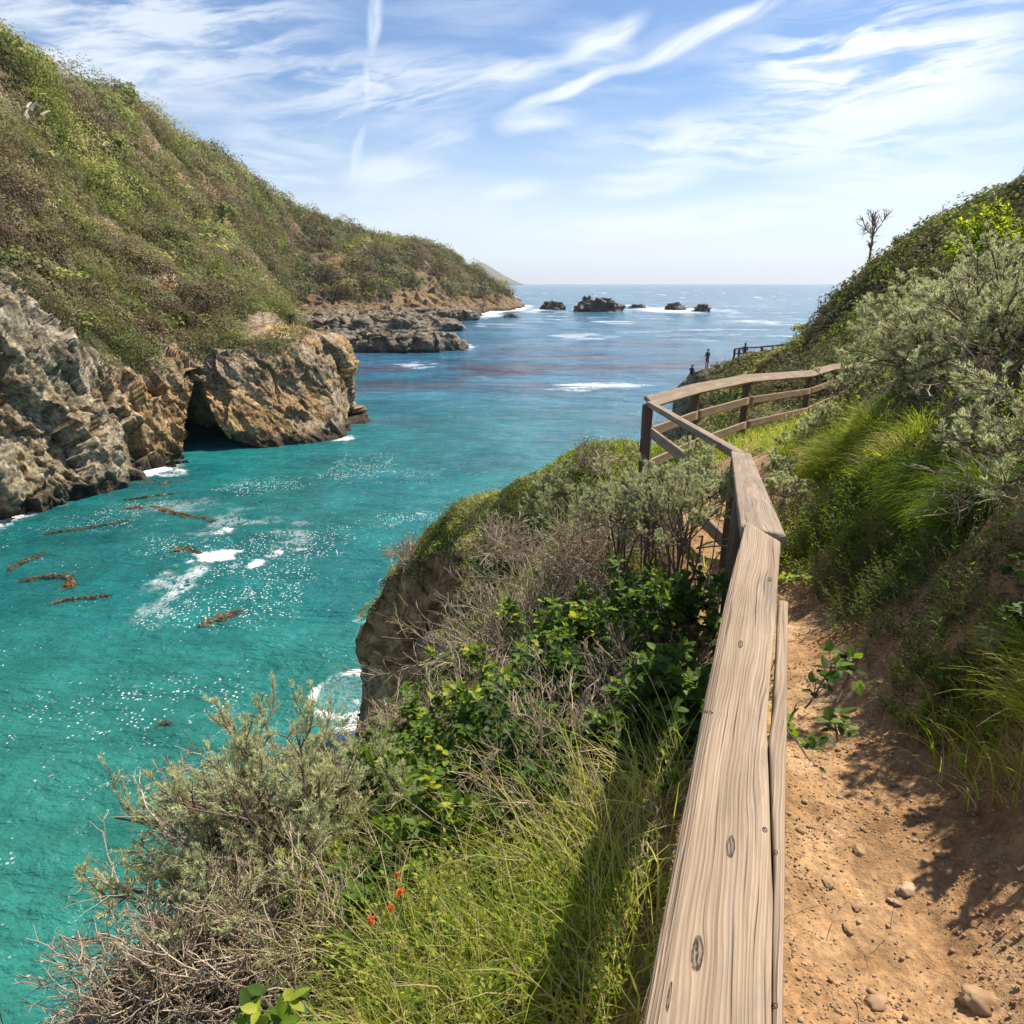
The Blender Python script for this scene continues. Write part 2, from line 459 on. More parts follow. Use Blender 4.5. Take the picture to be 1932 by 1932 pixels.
hole = inpoly(CX + F * fc_[:, 0] / dd_ + jx, CX - F * ((fc_[:, 2] - H) * CT + fc_[:, 1] * ST) / dd_ + jy, CAVE) & (colp[Fh[:, 0]] < 8) & (row[Fh[:, 0]] < 3)
Fh = Fh[~hole]
ol = [(340, 905), (338, 835), (342, 790), (350, 745), (366, 712), (392, 708), (408, 748), (424, 788), (450, 812), (545, 832), (545, 905)]
P0 = np.array([P(x_, y_, 72.6 + (x_ - 340) * .045) for x_, y_ in ol])
rings_ = []
for k_ in range(14):
    t_ = k_ / 13; cen_ = P0.mean(0); q_ = cen_ + (P0 - cen_) * (1.12 - .45 * t_ ** 2) + inl * (1.2 + 15 * t_)
    q_ = q_ + .5 * np.column_stack([vnoise(q_ / 1.3, 60 + i_) for i_ in range(3)]); rings_.append(q_)
rings_.append(np.tile(rings_[-1].mean(0), (len(ol), 1)))
TV = np.vstack(rings_); m_ = len(ol); tf_ = []
for k_ in range(14):
    a_ = k_ * m_ + np.arange(m_ - 1); tf_.append(np.stack([a_, a_ + 1, a_ + m_ + 1, a_ + m_], 1))
tf_ = np.vstack(tf_) + len(V)
nT = len(TV)
greenw = sstep(.2, -.15, fbm(V / 7.0, 3, 40) * .35 + (colp - 3.4) * .35) * (dist < 100)
farw = sstep(60, 400, dist)
# bare streaks on the slope
bare = sstep(.12, .28, fbm(V * np.array([1 / 14, 1 / 14, 1 / 25.]), 3, 55)) * sstep(6, 5.5, row)
veg2 = veg * (1 - .8 * bare)
spc = P(545, 605, 88)
veg2 = veg2 * (1 - .85 * sstep(9, 5, np.linalg.norm((V - spc) * [1, 1, 1.2], axis=1) + 2.5 * fbm(V / 2.5, 3, 57)))
HILL_V, HILL_F = V, Fh
HILL_ATTR = dict(veg=veg2, green=greenw * .62, far=farw, earth=np.zeros(len(V)))
z_ = np.zeros(nT)
hill_me = mesh('hillside', np.vstack([V, TV]), np.vstack([Fh, tf_]), [LAND], {k_: np.concatenate([v_, z_]) for k_, v_ in HILL_ATTR.items()})
link('hillside', hill_me, kind='structure')

# ------------------------------------------------------------------ the near side: height field
RAIL = [P(1345, 1932, .886), P(1440, 1003, 2.45), P(1398, 853, 5.6), P(1226, 757, 9.1), P(1315, 732, 10.5),
        P(1413, 713, 12.6), P(1530, 704, 16.0), P(1572, 692, 18.0), P(1625, 687, 19.6), P(1690, 674, 22.5)]
RAIL = np.array(RAIL)
d0 = RAIL[0] - RAIL[1]
RAIL = np.vstack([RAIL[0] + d0 * .9, RAIL])       # carries on behind the viewpoint
RAIL[0, 2] = RAIL[1, 2] + .02
RH = [1.0] * len(RAIL)
ctl = []
def c_(x, y, z): ctl.append((x, y, z))
FH = lambda i: 1.0 if i < 4 else 1.18
for i, r in enumerate(RAIL): c_(r[0], r[1], r[2] - H - FH(i))
for i in range(len(RAIL) - 1):
    r = (RAIL[i] + RAIL[i + 1]) / 2; c_(r[0], r[1], r[2] - H - FH(i))
# path, right of the rail
PATH = [(.35, -1.2, -1.93), (.85, .6, -1.95), (1.25, 1.6, -1.96), (1.62, 2.5, -1.98), (1.95, 3.5, -2.08), (2.35, 4.8, -2.28), (2.7, 6.2, -2.42),
        (2.85, 7.6, -2.5), (3.1, 9.0, -2.52), (4.0, 10.5, -2.6), (5.6, 12.4, -2.7), (7.6, 15.2, -3.0), (9.3, 17.3, -3.1), (11.2, 18.9, -3.2), (13.6, 20.4, -3.2)]
for p in PATH: c_(*p)
PATHA = np.array(PATH)
for p in [(1.25, 1.25, -1.9), (1.95, 2.3, -1.8), (2.5, 4.1, -1.9),                      # foot of the bank
          (1.9, 1.0, -1.25), (2.15, 2.2, -1.3), (2.5, 3.05, -.95), (3.1, 4.6, -1.1), (3.5, 5.9, -1.4), (4.0, 7.6, -1.5), (4.6, 9.2, -1.7),
          (3.2, 2.4, -.05), (3.6, 4.0, .0), (4.6, 6.0, -.1), (5.3, 8.1, -.6), (6.6, 10.6, -1.1), (8.8, 13.2, -1.1), (8.8, 15.4, -1.9), (11.3, 17.4, -1.4),
          (6.5, 2.5, 2.6), (7, 6, 1.9), (10, 3, 5.8), (10, 9, 3.0), (14, 12, 4.3), (16, 4, 9.0), (22, 14, 10), (30, 20, 13), (14, 18, 1.0),
          (19.3, 28, 2.6), (19.4, 30, 2.2), (19, 32.8, 1.7), (16.6, 38, -3.0), (17.6, 36.2, -1.4), (17.2, 41, -4.4), (16.4, 34, -2.4), (17.8, 39.5, -2.2), (17.0, 31, -.8), (19.4, 35.7, 1.3), (19.8, 38.6, .7), (20.1, 40.3, -.4), (20.1, 42.3, -2.2), (20, 44.5, -2.9), (19.3, 47.3, -4.9), (17.4, 51, -5.6),
          (16.7, 55.9, -7.0), (17.9, 61.9, -7.45), (16.6, 60.2, -7.5), (15.5, 60.6, -8.3), (21, 60, -7.2), (25, 52, -5.5), (27, 40, -1), (26, 32, 4), (32, 45, -4), (34, 34, 2), (40, 25, 9), (45, 40, 0),
          (14, 26, -2.2), (16, 32, -2.0), (15, 38, -3.6), (11, 24, -4.6), (9.5, 22, -4.4),
          (5, 15.5, -3.6), (7.5, 19.3, -4.1), (3.2, 13.4, -3.6), (8, 24, -6), (11, 32, -7), (13, 42, -7.5), (15, 50, -7.2),
          # seaward slope below the rail
          (-.55, .2, -2.2), (-.15, 1.2, -2.15), (.15, 2.2, -2.25), (.7, 3.6, -2.55), (1.2, 5.2, -2.75), (1.25, 7.0, -2.8),
          (-1.4, 1.8, -3.05), (-1.5, .4, -3.0), (-1.25, 2.9, -3.05), (-.9, 4.2, -3.55), (-.7, 5.6, -4.1), (-.35, 7.4, -4.4), (.35, 10.2, -4.4), (.55, 5.4, -3.15), (.4, 8, -3.5),
          (1.05, 11.1, -2.95), (-.07, 13.3, -4.3), (-1.58, 15.9, -5.7), (-2.75, 17.9, -7.4), (-4.1, 19.9, -9.6), (-5.1, 21.8, -11.8),
          (-1.4, 12.4, -6.2), (-3.0, 15.2, -8.2), (-4.4, 18.2, -10.5), (.6, 16.0, -5.2), (-.5, 19, -7.2), (2.4, 18.5, -5.6), (3.5, 22, -8)]:
    c_(*p)
CT_ = np.array(ctl)
def _phi(r2): return r2 * np.log(np.maximum(r2, 1e-9)) * .5
_A = _phi(((CT_[:, None, :2] - CT_[None, :, :2]) ** 2).sum(2)); NTP = len(CT_)
_A += np.eye(NTP) * .04
_Pm = np.hstack([np.ones((NTP, 1)), CT_[:, :2]])
_S = np.linalg.solve(np.block([[_A, _Pm], [_Pm.T, np.zeros((3, 3))]]), np.concatenate([CT_[:, 2], np.zeros(3)]))
def tps(xy):
    out = np.empty(len(xy))
    for s in range(0, len(xy), 40000):
        q = xy[s:s + 40000]
        r2 = ((q[:, None, :] - CT_[None, :, :2]) ** 2).sum(2)
        out[s:s + 40000] = _phi(r2) @ _S[:NTP] + _S[NTP] + q @ _S[NTP + 1:]
    return out
COAST = np.array([(-3.3, -20), (-3.2, -2), (-3.0, 2), (-2.6, 5), (-2.1, 7.6), (-2.0, 9.4), (-3.0, 12.0), (-4.6, 15.2), (-5.5, 19), (-6.1, 21.6), (-6.1, 23.4), (-4.6, 25), (-1, 25.6), (2, 26), (5, 29),
                  (7.4, 36), (10.2, 45), (12.8, 53), (13.2, 57.5), (13.3, 61.6), (14.2, 65.5), (19, 69), (26, 69), (34, 64), (60, 60)], float)
LANDPOLY = np.vstack([COAST, [(120, 60), (120, -20)]])
def coast_sd(xy):
    """signed distance to the shoreline, positive on land"""
    d = np.full(len(xy), 1e9)
    for a_, b_ in zip(COAST[:-1], COAST[1:]):
        ab = b_ - a_; t = np.clip(((xy - a_) @ ab) / (ab @ ab), 0, 1)
        d = np.minimum(d, np.linalg.norm(xy - a_ - t[:, None] * ab, axis=1))
    ins = np.zeros(len(xy), bool); m_ = len(LANDPOLY)
    for i in range(m_):
        (x1, y1), (x2, y2) = LANDPOLY[i], LANDPOLY[(i + 1) % m_]
        c = (y1 > xy[:, 1]) != (y2 > xy[:, 1])
        xi = (x2 - x1) * (xy[:, 1] - y1) / ((y2 - y1) if y2 != y1 else 1e-9) + x1
        ins ^= c & (xy[:, 0] < xi)
    return np.where(ins, d, -d)
def poly_dist(xy, Pl):
    d = np.full(len(xy), 1e9); s = np.zeros(len(xy)); acc = 0
    for a_, b_ in zip(Pl[:-1, :2], Pl[1:, :2]):
        ab = b_ - a_; L = np.linalg.norm(ab); t = np.clip(((xy - a_) @ ab) / (ab @ ab), 0, 1)
        q = np.linalg.norm(xy - a_ - t[:, None] * ab, axis=1)
        m_ = q < d; d = np.where(m_, q, d); s = np.where(m_, acc + t * L, s); acc += L
    return d, s
def ground(xy):
    """height above the sea without small relief; also cliff weight and path weight"""
    xy = np.asarray(xy, float)
    top = tps(xy) + H
    q3 = np.column_stack([xy, np.zeros(len(xy))])
    dc = coast_sd(xy) + .35 * fbm(q3 / 2.2, 3, 61)
    k = np.where(xy[:, 1] < 12, 9.0, np.where(xy[:, 1] < 26, 5.2, 4.0))
    k = 9.0 + (5.2 - 9.0) * sstep(9, 14, xy[:, 1]) + (3.6 - 5.2) * sstep(24, 34, xy[:, 1])
    cl = -2.5 + dc * k
    cl = np.where(dc > 0, -.5 + dc * k, -.5 + dc * 2)
    h = np.minimum(top, cl)
    w_cl = sstep(.5, -.1, top - cl - .0)          # 0 on the cliff, 1 on top
    w_cl = sstep(-.2, .9, cl - top)
    dp, _ = poly_dist(xy, PATHA)
    wp = sstep(.62, .40, dp + .09 * fbm(q3 / .35, 3, 71) - .06 * sstep(2.5, 0, xy[:, 1]))
    return h, w_cl, wp
def gz(xy):
    h, c, p = ground(xy)
    return h
# polar sheet round the viewpoint, finest close by
az = np.radians(np.linspace(-118, 150, 860))
rr = np.exp(np.linspace(math.log(.12), math.log(95), 620))
# along each bearing the rings bunch up where the ground falls steeply
azc = az[::4]; rf = np.exp(np.linspace(math.log(.12), math.log(95), 900))
A_, R2 = np.meshgrid(azc, rf)
hc = ground(np.column_stack([(R2 * np.sin(A_)).ravel(), (R2 * np.cos(A_)).ravel()]))[0].reshape(R2.shape)
dsg = np.hypot(np.diff(R2, axis=0), np.clip(np.abs(np.diff(hc, axis=0)), 0, 8)) / np.hypot(R2[1:], hc[1:] - H)
for _ in range(3): dsg[:, 1:-1] = (dsg[:, :-2] + dsg[:, 1:-1] * 2 + dsg[:, 2:]) / 4
RR = np.empty((len(rr), len(az)))
for j in range(len(az)):
    jc = min(j / 4, len(azc) - 1.001); j0 = int(jc); w_ = jc - j0
    j1 = min(j0 + 1, len(azc) - 1)
    cd_ = np.concatenate([[0], np.cumsum(dsg[:, j0] * (1 - w_) + dsg[:, j1] * w_)])
    RR[:, j] = np.interp(np.linspace(0, cd_[-1], len(rr)), cd_, rf)
AZ = np.broadcast_to(az[None], RR.shape)
xy = np.column_stack([(RR * np.sin(AZ)).ravel(), (RR * np.cos(AZ)).ravel()])
h, wc, wp = ground(xy)
V = np.column_stack([xy, h]); Fn = grid_faces(len(rr), len(az))
N0 = normals(V, Fn)
if N0[:, 2].mean() < 0: Fn = Fn[:, ::-1]; N0 = -N0
dist = np.linalg.norm(V - [0, 0, H], axis=1)
rk = facets(V * [1, 1, .5] / 1.7 + .2 * fbm(V / 1.5, 2, 4)[:, None], 82) * .85 + ridged(V * [1.1, 1.1, .3], 4, 83) * .42 + facets(V * [1, 1, .7] / .6, 87) * .16 + fbm(V / .3, 3, 89) * .05
soilr = fbm(V / .8, 4, 90) * .07 + fbm(V / 2.4, 3, 91) * .12
bank = sstep(.7, 1.2, poly_dist(xy, PATHA)[0]) 
pathr = fbm(V / .55, 3, 92) * .022 + fbm(V / .20, 3, 93) * .017 + np.maximum(facets(V / .085, 97), 0) * .009 + fbm(V / .05, 3, 94) * .006
soilr = soilr * (.15 + .85 * bank) + pathr + bank * (facets(V / .22, 98) * .035 + facets(V / .09, 99) * .014) * (xy[:, 0] > 1)
D = rk * (1 - wc) + (soilr * (1 - wp) + pathr * wp) * wc
V = V + N0 * D[:, None]
# bank of bare earth beside the path, and bare ground along the rail
dpth = poly_dist(xy, PATHA)[0]; drail = poly_dist(xy, RAIL)[0]
side = tps(xy)
earth = np.maximum(sstep(1.9, 1.2, dpth + .3 * fbm(V / .5, 3, 95)) * (xy[:, 1] < 5.5), sstep(.75, .35, drail + .2 * fbm(V / .4, 3, 96)) * (xy[:, 1] < 9))
earth = np.maximum(earth, wp)
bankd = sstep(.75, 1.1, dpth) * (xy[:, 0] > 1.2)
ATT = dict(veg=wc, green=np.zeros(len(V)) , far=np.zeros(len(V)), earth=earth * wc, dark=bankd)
pf = wp[Fn].mean(1) > .5
ok = (V[Fn][:, :, 2].max(1) > -4)
near_me = mesh('cliff_top', V, Fn[~pf & ok], [LAND], ATT)
link('cliff_top_ground', near_me, kind='structure')
path_me = mesh('path', V, Fn[pf & ok], [LAND], ATT)
link('path', path_me, kind='structure')
NEAR_V, NEAR_F = V, Fn

# the mountain coast far down the shore
hm, n, b = newmat('far_mountain'); b.inputs['Roughness'].default_value = .95
g = ND(n, 'ShaderNodeNewGeometry')
n.links.new(RAMP(n, NOISE(n, g.outputs['Position'], .004, 5), [(.35, (.05, .06, .035)), (.65, (.13, .12, .075))]), b.inputs['Base Color'])
xs = np.linspace(0, 1, 60); ys = np.linspace(0, 1, 30)
XX, YY = np.meshgrid(xs, ys)
D0 = 7500.
px = 700 + 290 * XX; base = np.array([PW(x, 537.3)[0] / PW(x, 537.3)[1] for x in px.ravel()])
yy = D0 + 2600 * YY.ravel(); xx = base * yy
prof = np.clip((992 - px.ravel()) / 75.0, 0, 3.2)
zz = 235 * np.minimum(prof, 1.05) ** 1.15 * np.sin(np.clip(YY.ravel(), 0, 1) * math.pi) ** .8 
zz = zz + 30 * fbm(np.column_stack([xx, yy, zz]) / 300, 4, 5) * np.minimum(prof, 1) * np.sin(YY.ravel() * math.pi)
me = mesh('far_hills', np.column_stack([xx, yy, zz - 2]), grid_faces(30, 60), [hm], smooth=True)
link('hills', me, kind='structure')
# ------------------------------------------------------------------ the sea
az = np.radians(np.linspace(-100, 72, 1150))
rr = np.concatenate([np.exp(np.linspace(math.log(6), math.log(900), 620)), np.exp(np.linspace(math.log(915), math.log(26000), 60))])
AZ, RR = np.meshgrid(az, rr)
X, Y = (RR * np.sin(AZ)).ravel(), (RR * np.cos(AZ)).ravel()
R_ = RR.ravel()
Q = np.column_stack([X, Y, np.zeros(len(X))])
# swell and chop
att = sstep(900, 300, R_)
z = (.10 * fbm(Q / [7.0, 4.0, 1], 3, 101) + .22 * fbm(Q / [30., 14., 1], 2, 102)) * sstep(5, 60, Y) * att
z += .05 * fbm(Q / 1.6, 3, 103) * sstep(140, 60, R_)
z += .55 * fbm(Q / [60., 26., 1], 2, 104) * sstep(110, 260, Y) * att
shore = np.vstack([crom(KEYS[:, 1, :], np.linspace(0, 19, 270))[:, :2]])
def near_pts(Qxy, pts, lim):
    out = np.full(len(Qxy), 1e9)
    for s in range(0, len(pts), 20):
        p = pts[s:s + 20]
        out = np.minimum(out, np.sqrt(((Qxy[:, None, :] - p[None]) ** 2).sum(2)).min(1))
    return out
sel = R_ < 700
dsh = np.full(len(X), 1e9)
seg_d = np.full(sel.sum(), 1e9); qq = Q[sel][:, :2]
for a_, b_ in zip(shore[:-1], shore[1:]):
    ab = b_ - a_; t = np.clip(((qq - a_) @ ab) / (ab @ ab + 1e-9), 0, 1)
    seg_d = np.minimum(seg_d, np.hypot(qq[:, 0] - a_[0] - t * ab[0], qq[:, 1] - a_[1] - t * ab[1]))
sd2 = -coast_sd(qq)
dsh[sel] = seg_d
dnear = np.full(len(X), 1e9); dnear[sel] = np.abs(sd2)
# foam: along the rocks and in named streaks (x px, y px, half width, half height in survey pixels, strength, stretch)
wash = sstep(2.2, .2, dsh + 1.4 * fbm(Q / 2.5, 3, 110)) * sstep(-.25, .35, fbm(Q / 9., 3, 111)) * .8
wash = np.maximum(wash, sstep(14, 2, dsh + 7 * fbm(Q / 12., 3, 112)) * (Y > 300) * .85)
FO = [(685, 1365, 34, 46, 1.1), (650, 1300, 0, 0, 0), (408, 1048, 46, 16, .98), (350, 1090, 55, 50, .42), (300, 1150, 50, 40, .34), (440, 985, 90, 30, .30), (330, 960, 110, 24, .28), (560, 1010, 60, 30, .30), (480, 1065, 22, 8, .9), (425, 1003, 20, 7, .9), (525, 1045, 22, 12, .7),
      (1130, 728, 110, 9, .95), (785, 690, 45, 9, .8), (1150, 607, 45, 7, .85), (1090, 634, 75, 6, .75), (1440, 608, 70, 6, .8), (1330, 641, 60, 6, .55), (1260, 585, 110, 7, .95), (1205, 579, 24, 5, 1.1),
      (1020, 585, 60, 6, .9), (905, 596, 50, 8, .95), (940, 575, 22, 5, .8), (820, 620, 60, 6, .95), (885, 655, 18, 7, .9), (1360, 586, 30, 5, .8), (950, 612, 60, 5, .6), (640, 672, 35, 5, .7),
      (1480, 565, 50, 4, .5), (1390, 735, 40, 8, .35), (700, 1170, 60, 12, .35), (610, 1225, 40, 10, .25), (720, 1130, 10, 50, .35), (330, 893, 35, 10, .5), (640, 826, 45, 7, .8), (10, 985, 30, 8, .6),
      (800, 970, 30, 4, .45), (840, 985, 22, 4, .4), (1050, 905, 30, 5, .4)]
dirr = np.column_stack([X, Y, np.full(len(X), -H)])
dd = Y * CT + H * ST
pxs = CX + F * X / dd; pys = CX - F * ((-H) * CT + Y * ST) / dd
# (the survey grid gives each foam patch its place on the water once; they are then fixed world positions)
foam = wash
for (fx, fy, hw, hh_, st) in FO:
    if not hw: continue
    c = PW(fx, fy); ex = PW(fx + hw, fy); ey = PW(fx, fy - hh_)
    rx = np.linalg.norm(ex - c) + .01; ry = np.linalg.norm(ey - c) + .01
    q = np.hypot((X - c[0]) / rx, (Y - c[1]) / ry)
    near = q < 2.5
    if not near.any(): continue
    nz = np.zeros(len(X)); nz[near] = 1.0 * fbm(Q[near] / [rx * .5 + .2, ry * .22 + .2, 1], 4, int(fx) % 97)
    foam = np.maximum(foam, sstep(1.25, .0, q + nz) * st * (.60 if Y[near].mean() > 90 else 1))
# the ring of foam left by the backwash under the nose
c = PW(655, 1308); ex = PW(720, 1308); rx = np.linalg.norm(ex - c); ey = PW(655, 1268); ry = np.linalg.norm(ey - c)
q = np.hypot((X - c[0]) / rx, (Y - c[1]) / ry) + .22 * fbm(Q / [2., 1.3, 1], 3, 130)
ang = np.arctan2(Y - c[1], X - c[0])
ring = np.exp(-((q - .95) / .16) ** 2) * sstep(-.3, .5, np.cos(ang - 2.6) + .9) 
foam = np.maximum(foam, ring * (.30 + .55 * sstep(-.2, .4, fbm(Q / 1.1, 3, 131))) * (R_ < 45))
foam = np.maximum(foam, (q < 1) * .22 * (R_ < 45))
foam = np.maximum(foam, sstep(1.9, .3, dnear + .9 * fbm(Q / .9, 3, 132)) * (R_ < 45) * .8)
# flecks: a field of loose foam across the cove
fl = np.maximum(1.15 * sstep(36, 10, np.hypot((X + 19) / .9, (Y - 48) / 1.3)), .6 * sstep(24, 10, np.hypot((X + 17) / .9, (Y - 22) / 1.2)))
flecks = fl * sstep(-.35, .45, fbm(Q / [8., 5, 1], 3, 140))
# open sea: white caps
caps = sstep(.30, .52, fbm(Q / [26., 5.5, 1], 4, 150)) * sstep(150, 320, R_) * sstep(4500, 800, R_)
foam = np.maximum(foam, caps * .55)
# water colour: milky turquoise in the cove, blue outside; brown kelp beds below the surface
blue = sstep(48, 150, Y + 26 * fbm(Q / 30., 3, 160) + .55 * X + 8)
kelp = sstep(.02, .35, fbm(Q / [22., 9., 1], 4, 170)) * np.exp(-((Y - 150) / 60) ** 2) * sstep(-60, -25, X - 0)
kelp = np.maximum(kelp, sstep(-.1, .3, fbm(Q / [9., 4., 1], 3, 171)) * np.exp(-(np.hypot((X - PW(760, 700)[0]) / 26, (Y - PW(760, 700)[1]) / 16)) ** 2))
m, n, b = newmat('sea_water')
g = ND(n, 'ShaderNodeNewGeometry'); pos = g.outputs['Position']
fo = ATTR(n, 'foam'); fk = ATTR(n, 'flecks'); bl = ATTR(n, 'blue'); kp = ATTR(n, 'kelp')
tq = RAMP(n, NOISE(n, pos, .12, 4, .6), [(.3, (.005, .112, .125)), (.7, (.020, .205, .20))])
bu = RAMP(n, NOISE(n, MAPP(n, pos, sc=(.4, 1, 1)), .06, 5, .6), [(.3, (.018, .105, .195)), (.7, (.05, .19, .31))])
spw = ND(n, 'ShaderNodeSeparateXYZ'); n.links.new(pos, spw.inputs[0])
tq = MIX(n, MR(n, spw.outputs[1], 42, 14, 0, .75), tq, (.036, .205, .155))
colw = MIX(n, bl, tq, bu)
colw = MIX(n, M(n, 'MULTIPLY', kp, .75), colw, (.075, .05, .075))
colw = MULT(n, colw, MR(n, NOISE(n, MAPP(n, pos, rot=(0, 0, .2), sc=(.35, 1, 1)), .8, 5, .65, .3), .32, .68, .85, 1.15))  # light and dark of the ripples painted into the water colour
colw = MIX(n, bl, colw, MULT(n, colw, MR(n, NOISE(n, MAPP(n, pos, rot=(0, 0, .06), sc=(.28, 1, 1)), .30, 7, .72, .2), .33, .67, .70, 1.4)))  # broader ripple light and dark, painted into the blue water only
colw = MULT(n, colw, MR(n, NOISE(n, pos, .035, 4, .6, .5), .35, .65, .80, 1.16))
# lacy foam texture
w1 = NOISE(n, MAPP(n, pos, sc=(1, .7, 1)), 1.5, 6, .68, 1.2)
lace = M(n, 'ABSOLUTE', M(n, 'SUBTRACT', w1, .5))
lace = MR(n, lace, .0, .10, 1, 0)
mf = n.nodes.new('ShaderNodeMix'); mf.data_type = 'FLOAT'; n.links.new(bl, mf.inputs[0]); n.links.new(NOISE(n, pos, 2.2, 6, .7), mf.inputs[2]); n.links.new(NOISE(n, MAPP(n, pos, sc=(.10, .55, 1)), 1.0, 6, .72), mf.inputs[3]); fnoise = mf.outputs[0]
fm = M(n, 'ADD', M(n, 'MULTIPLY', fo, 1.35), M(n, 'MULTIPLY', M(n, 'SUBTRACT', fnoise, .5), 1.6))
foamf = MR(n, fm, .62, .95)
foaml = M(n, 'MULTIPLY', lace, MR(n, M(n, 'MAXIMUM', fo, M(n, 'MULTIPLY', fk, MR(n, NOISE(n, pos, .35, 4, .65), .56, .70, 0, .32))), .12, .6))
v = n.nodes.new('ShaderNodeTexVoronoi'); v.feature = 'F1'; n.links.new(pos, v.inputs['Vector']); v.inputs['Scale'].default_value = 4.6
dots = M(n, 'MULTIPLY', MR(n, v.outputs['Distance'], .30, .14), MR(n, M(n, 'ADD', fk, M(n, 'MULTIPLY', M(n, 'SUBTRACT', NOISE(n, pos, .8, 4, .7), .5), 2.2)), .75, 1.15))
v2 = n.nodes.new('ShaderNodeTexVoronoi'); v2.feature = 'F1'; n.links.new(pos, v2.inputs['Vector']); v2.inputs['Scale'].default_value = 1.9
dots2 = M(n, 'MULTIPLY', MR(n, v2.outputs['Distance'], .11, .05), MR(n, M(n, 'ADD', M(n, 'MULTIPLY', M(n, 'SUBTRACT', 1.0, bl), .5), M(n, 'MULTIPLY', NOISE(n, pos, .25, 3, .6), .6)), .74, .9))
F_ = M(n, 'MAXIMUM', M(n, 'MAXIMUM', foamf, foaml), M(n, 'MAXIMUM', dots, dots2))
colw = MIX(n, F_, colw, (.86, .87, .86))
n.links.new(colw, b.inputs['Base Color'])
n.links.new(MR(n, F_, 0, 1, .14, .75, False), b.inputs['Roughness'])
b.inputs['IOR'].default_value = 1.33
b.inputs['Specular IOR Level'].default_value = .5
h1 = NOISE(n, MAPP(n, pos, sc=(.6, 1, 1)), 2.2, 5, .6, .4)
h2 = NOISE(n, MAPP(n, pos, rot=(0, 0, .3), sc=(.45, 1, 1)), .45, 5, .6, .3)
hh2 = M(n, 'ADD', M(n, 'MULTIPLY', h1, .24), M(n, 'MULTIPLY', h2, .9))
h3 = NOISE(n, MAPP(n, pos, rot=(0, 0, .05), sc=(.35, 1, 1)), .11, 6, .65)
hh2 = M(n, 'ADD', hh2, M(n, 'MULTIPLY', M(n, 'MULTIPLY', h3, bl), 5.0))
nb = bump(n, hh2, 1.0, 1.0)
n.links.new(MR(n, bl, 0, 1, .5, .32, False), b.inputs['Specular IOR Level'])
n.links.new(nb, b.inputs['Normal'])
me = mesh('sea', np.column_stack([X, Y, z]), grid_faces(len(rr), len(az))[:, ::-1], [m], dict(foam=foam, flecks=flecks, blue=blue, kelp=kelp), smooth=True)
link('sea', me, kind='structure')

# ------------------------------------------------------------------ rocks standing in the water
rm, n, b = newmat('wet_sea_rock')
g = ND(n, 'ShaderNodeNewGeometry'); pos = g.outputs['Position']
sp = ND(n, 'ShaderNodeSeparateXYZ'); n.links.new(pos, sp.inputs[0])
c1 = RAMP(n, NOISE(n, pos, .35, 7, .65, .3), [(.3, (.05, .04, .03)), (.5, (.17, .135, .09)), (.7, (.38, .31, .21))])
n.links.new(MIX(n, MR(n, M(n, 'ADD', sp.outputs[2], M(n, 'MULTIPLY', NOISE(n, pos, .3, 4), 2.4)), 1.0, 2.6, 1, 0), c1, (.022, .018, .015)), b.inputs['Base Color'])
b.inputs['Roughness'].default_value = .7
n.links.new(bump(n, NOISE(n, pos, .9, 8, .7), .9, .9), b.inputs['Normal'])

rmd, n, b = newmat('dark_sea_rock')
g = ND(n, 'ShaderNodeNewGeometry'); n.links.new(RAMP(n, NOISE(n, g.outputs['Position'], .5, 7, .65), [(.3, (.018, .015, .013)), (.6, (.075, .06, .045)), (.75, (.17, .14, .10))]), b.inputs['Base Color']); b.inputs['Roughness'].default_value = .7
def sea_rock(name, c, sx, sy, sz, seed, res=(90, 60), rot=0.0, flat=1.0, rough=1.0):
    """a broken block of rock: half-sunk mound, levelled or peaked, cut by facets"""
    nc, nr = res
    th = np.linspace(0, 2 * np.pi, nc, endpoint=False); t = np.linspace(0, 1, nr)
    T, A = np.meshgrid(t, th, indexing='ij')
    rad = np.sin(T * np.pi / 2) ** (.8); hz = np.cos(T * np.pi / 2) ** (.42 if flat > 1 else 1.0) if flat > 1 else np.cos(T * np.pi / 2)
    x = (rad * np.cos(A) * sx).ravel(); y = (rad * np.sin(A) * sy).ravel(); zz = (hz * (sz + 2.5) - 2.5).ravel()
    p = np.column_stack([x, y, zz]); s = sz
    nrm = unit(p / np.array([sx * sx, sy * sy, sz * sz * 2 + 1]))
    q = p + c
    rsc = min(sx, sy)
    p = p + np.column_stack([fbm(q / (rsc * .5), 3, seed + 1), fbm(q / (rsc * .5), 3, seed + 2), np.zeros(len(p))]) * rsc * .35 * rough
    d = facets(q / (s * .9), seed) * s * .32 + facets(q / (s * .33), seed + 3) * s * .13 + fbm(q / (s * .2), 3, seed) * s * .07
    p = p + nrm * (d * rough)[:, None]
    p[:, 2] = p[:, 2] - np.where(T.ravel() > .95, 1.5, 0)
    f = grid_faces(nr, nc); 
    a = np.arange(nr - 1) * nc
    f = np.vstack([f, np.stack([a + nc - 1, a, a + nc, a + 2 * nc - 1], 1)])
    cr, sr = math.cos(rot), math.sin(rot)
    p = np.column_stack([p[:, 0] * cr - p[:, 1] * sr, p[:, 0] * sr + p[:, 1] * cr, p[:, 2]])
    return mesh(name, p, f[:, ::-1], [rm if name == 'rock_shelf' else rmd])

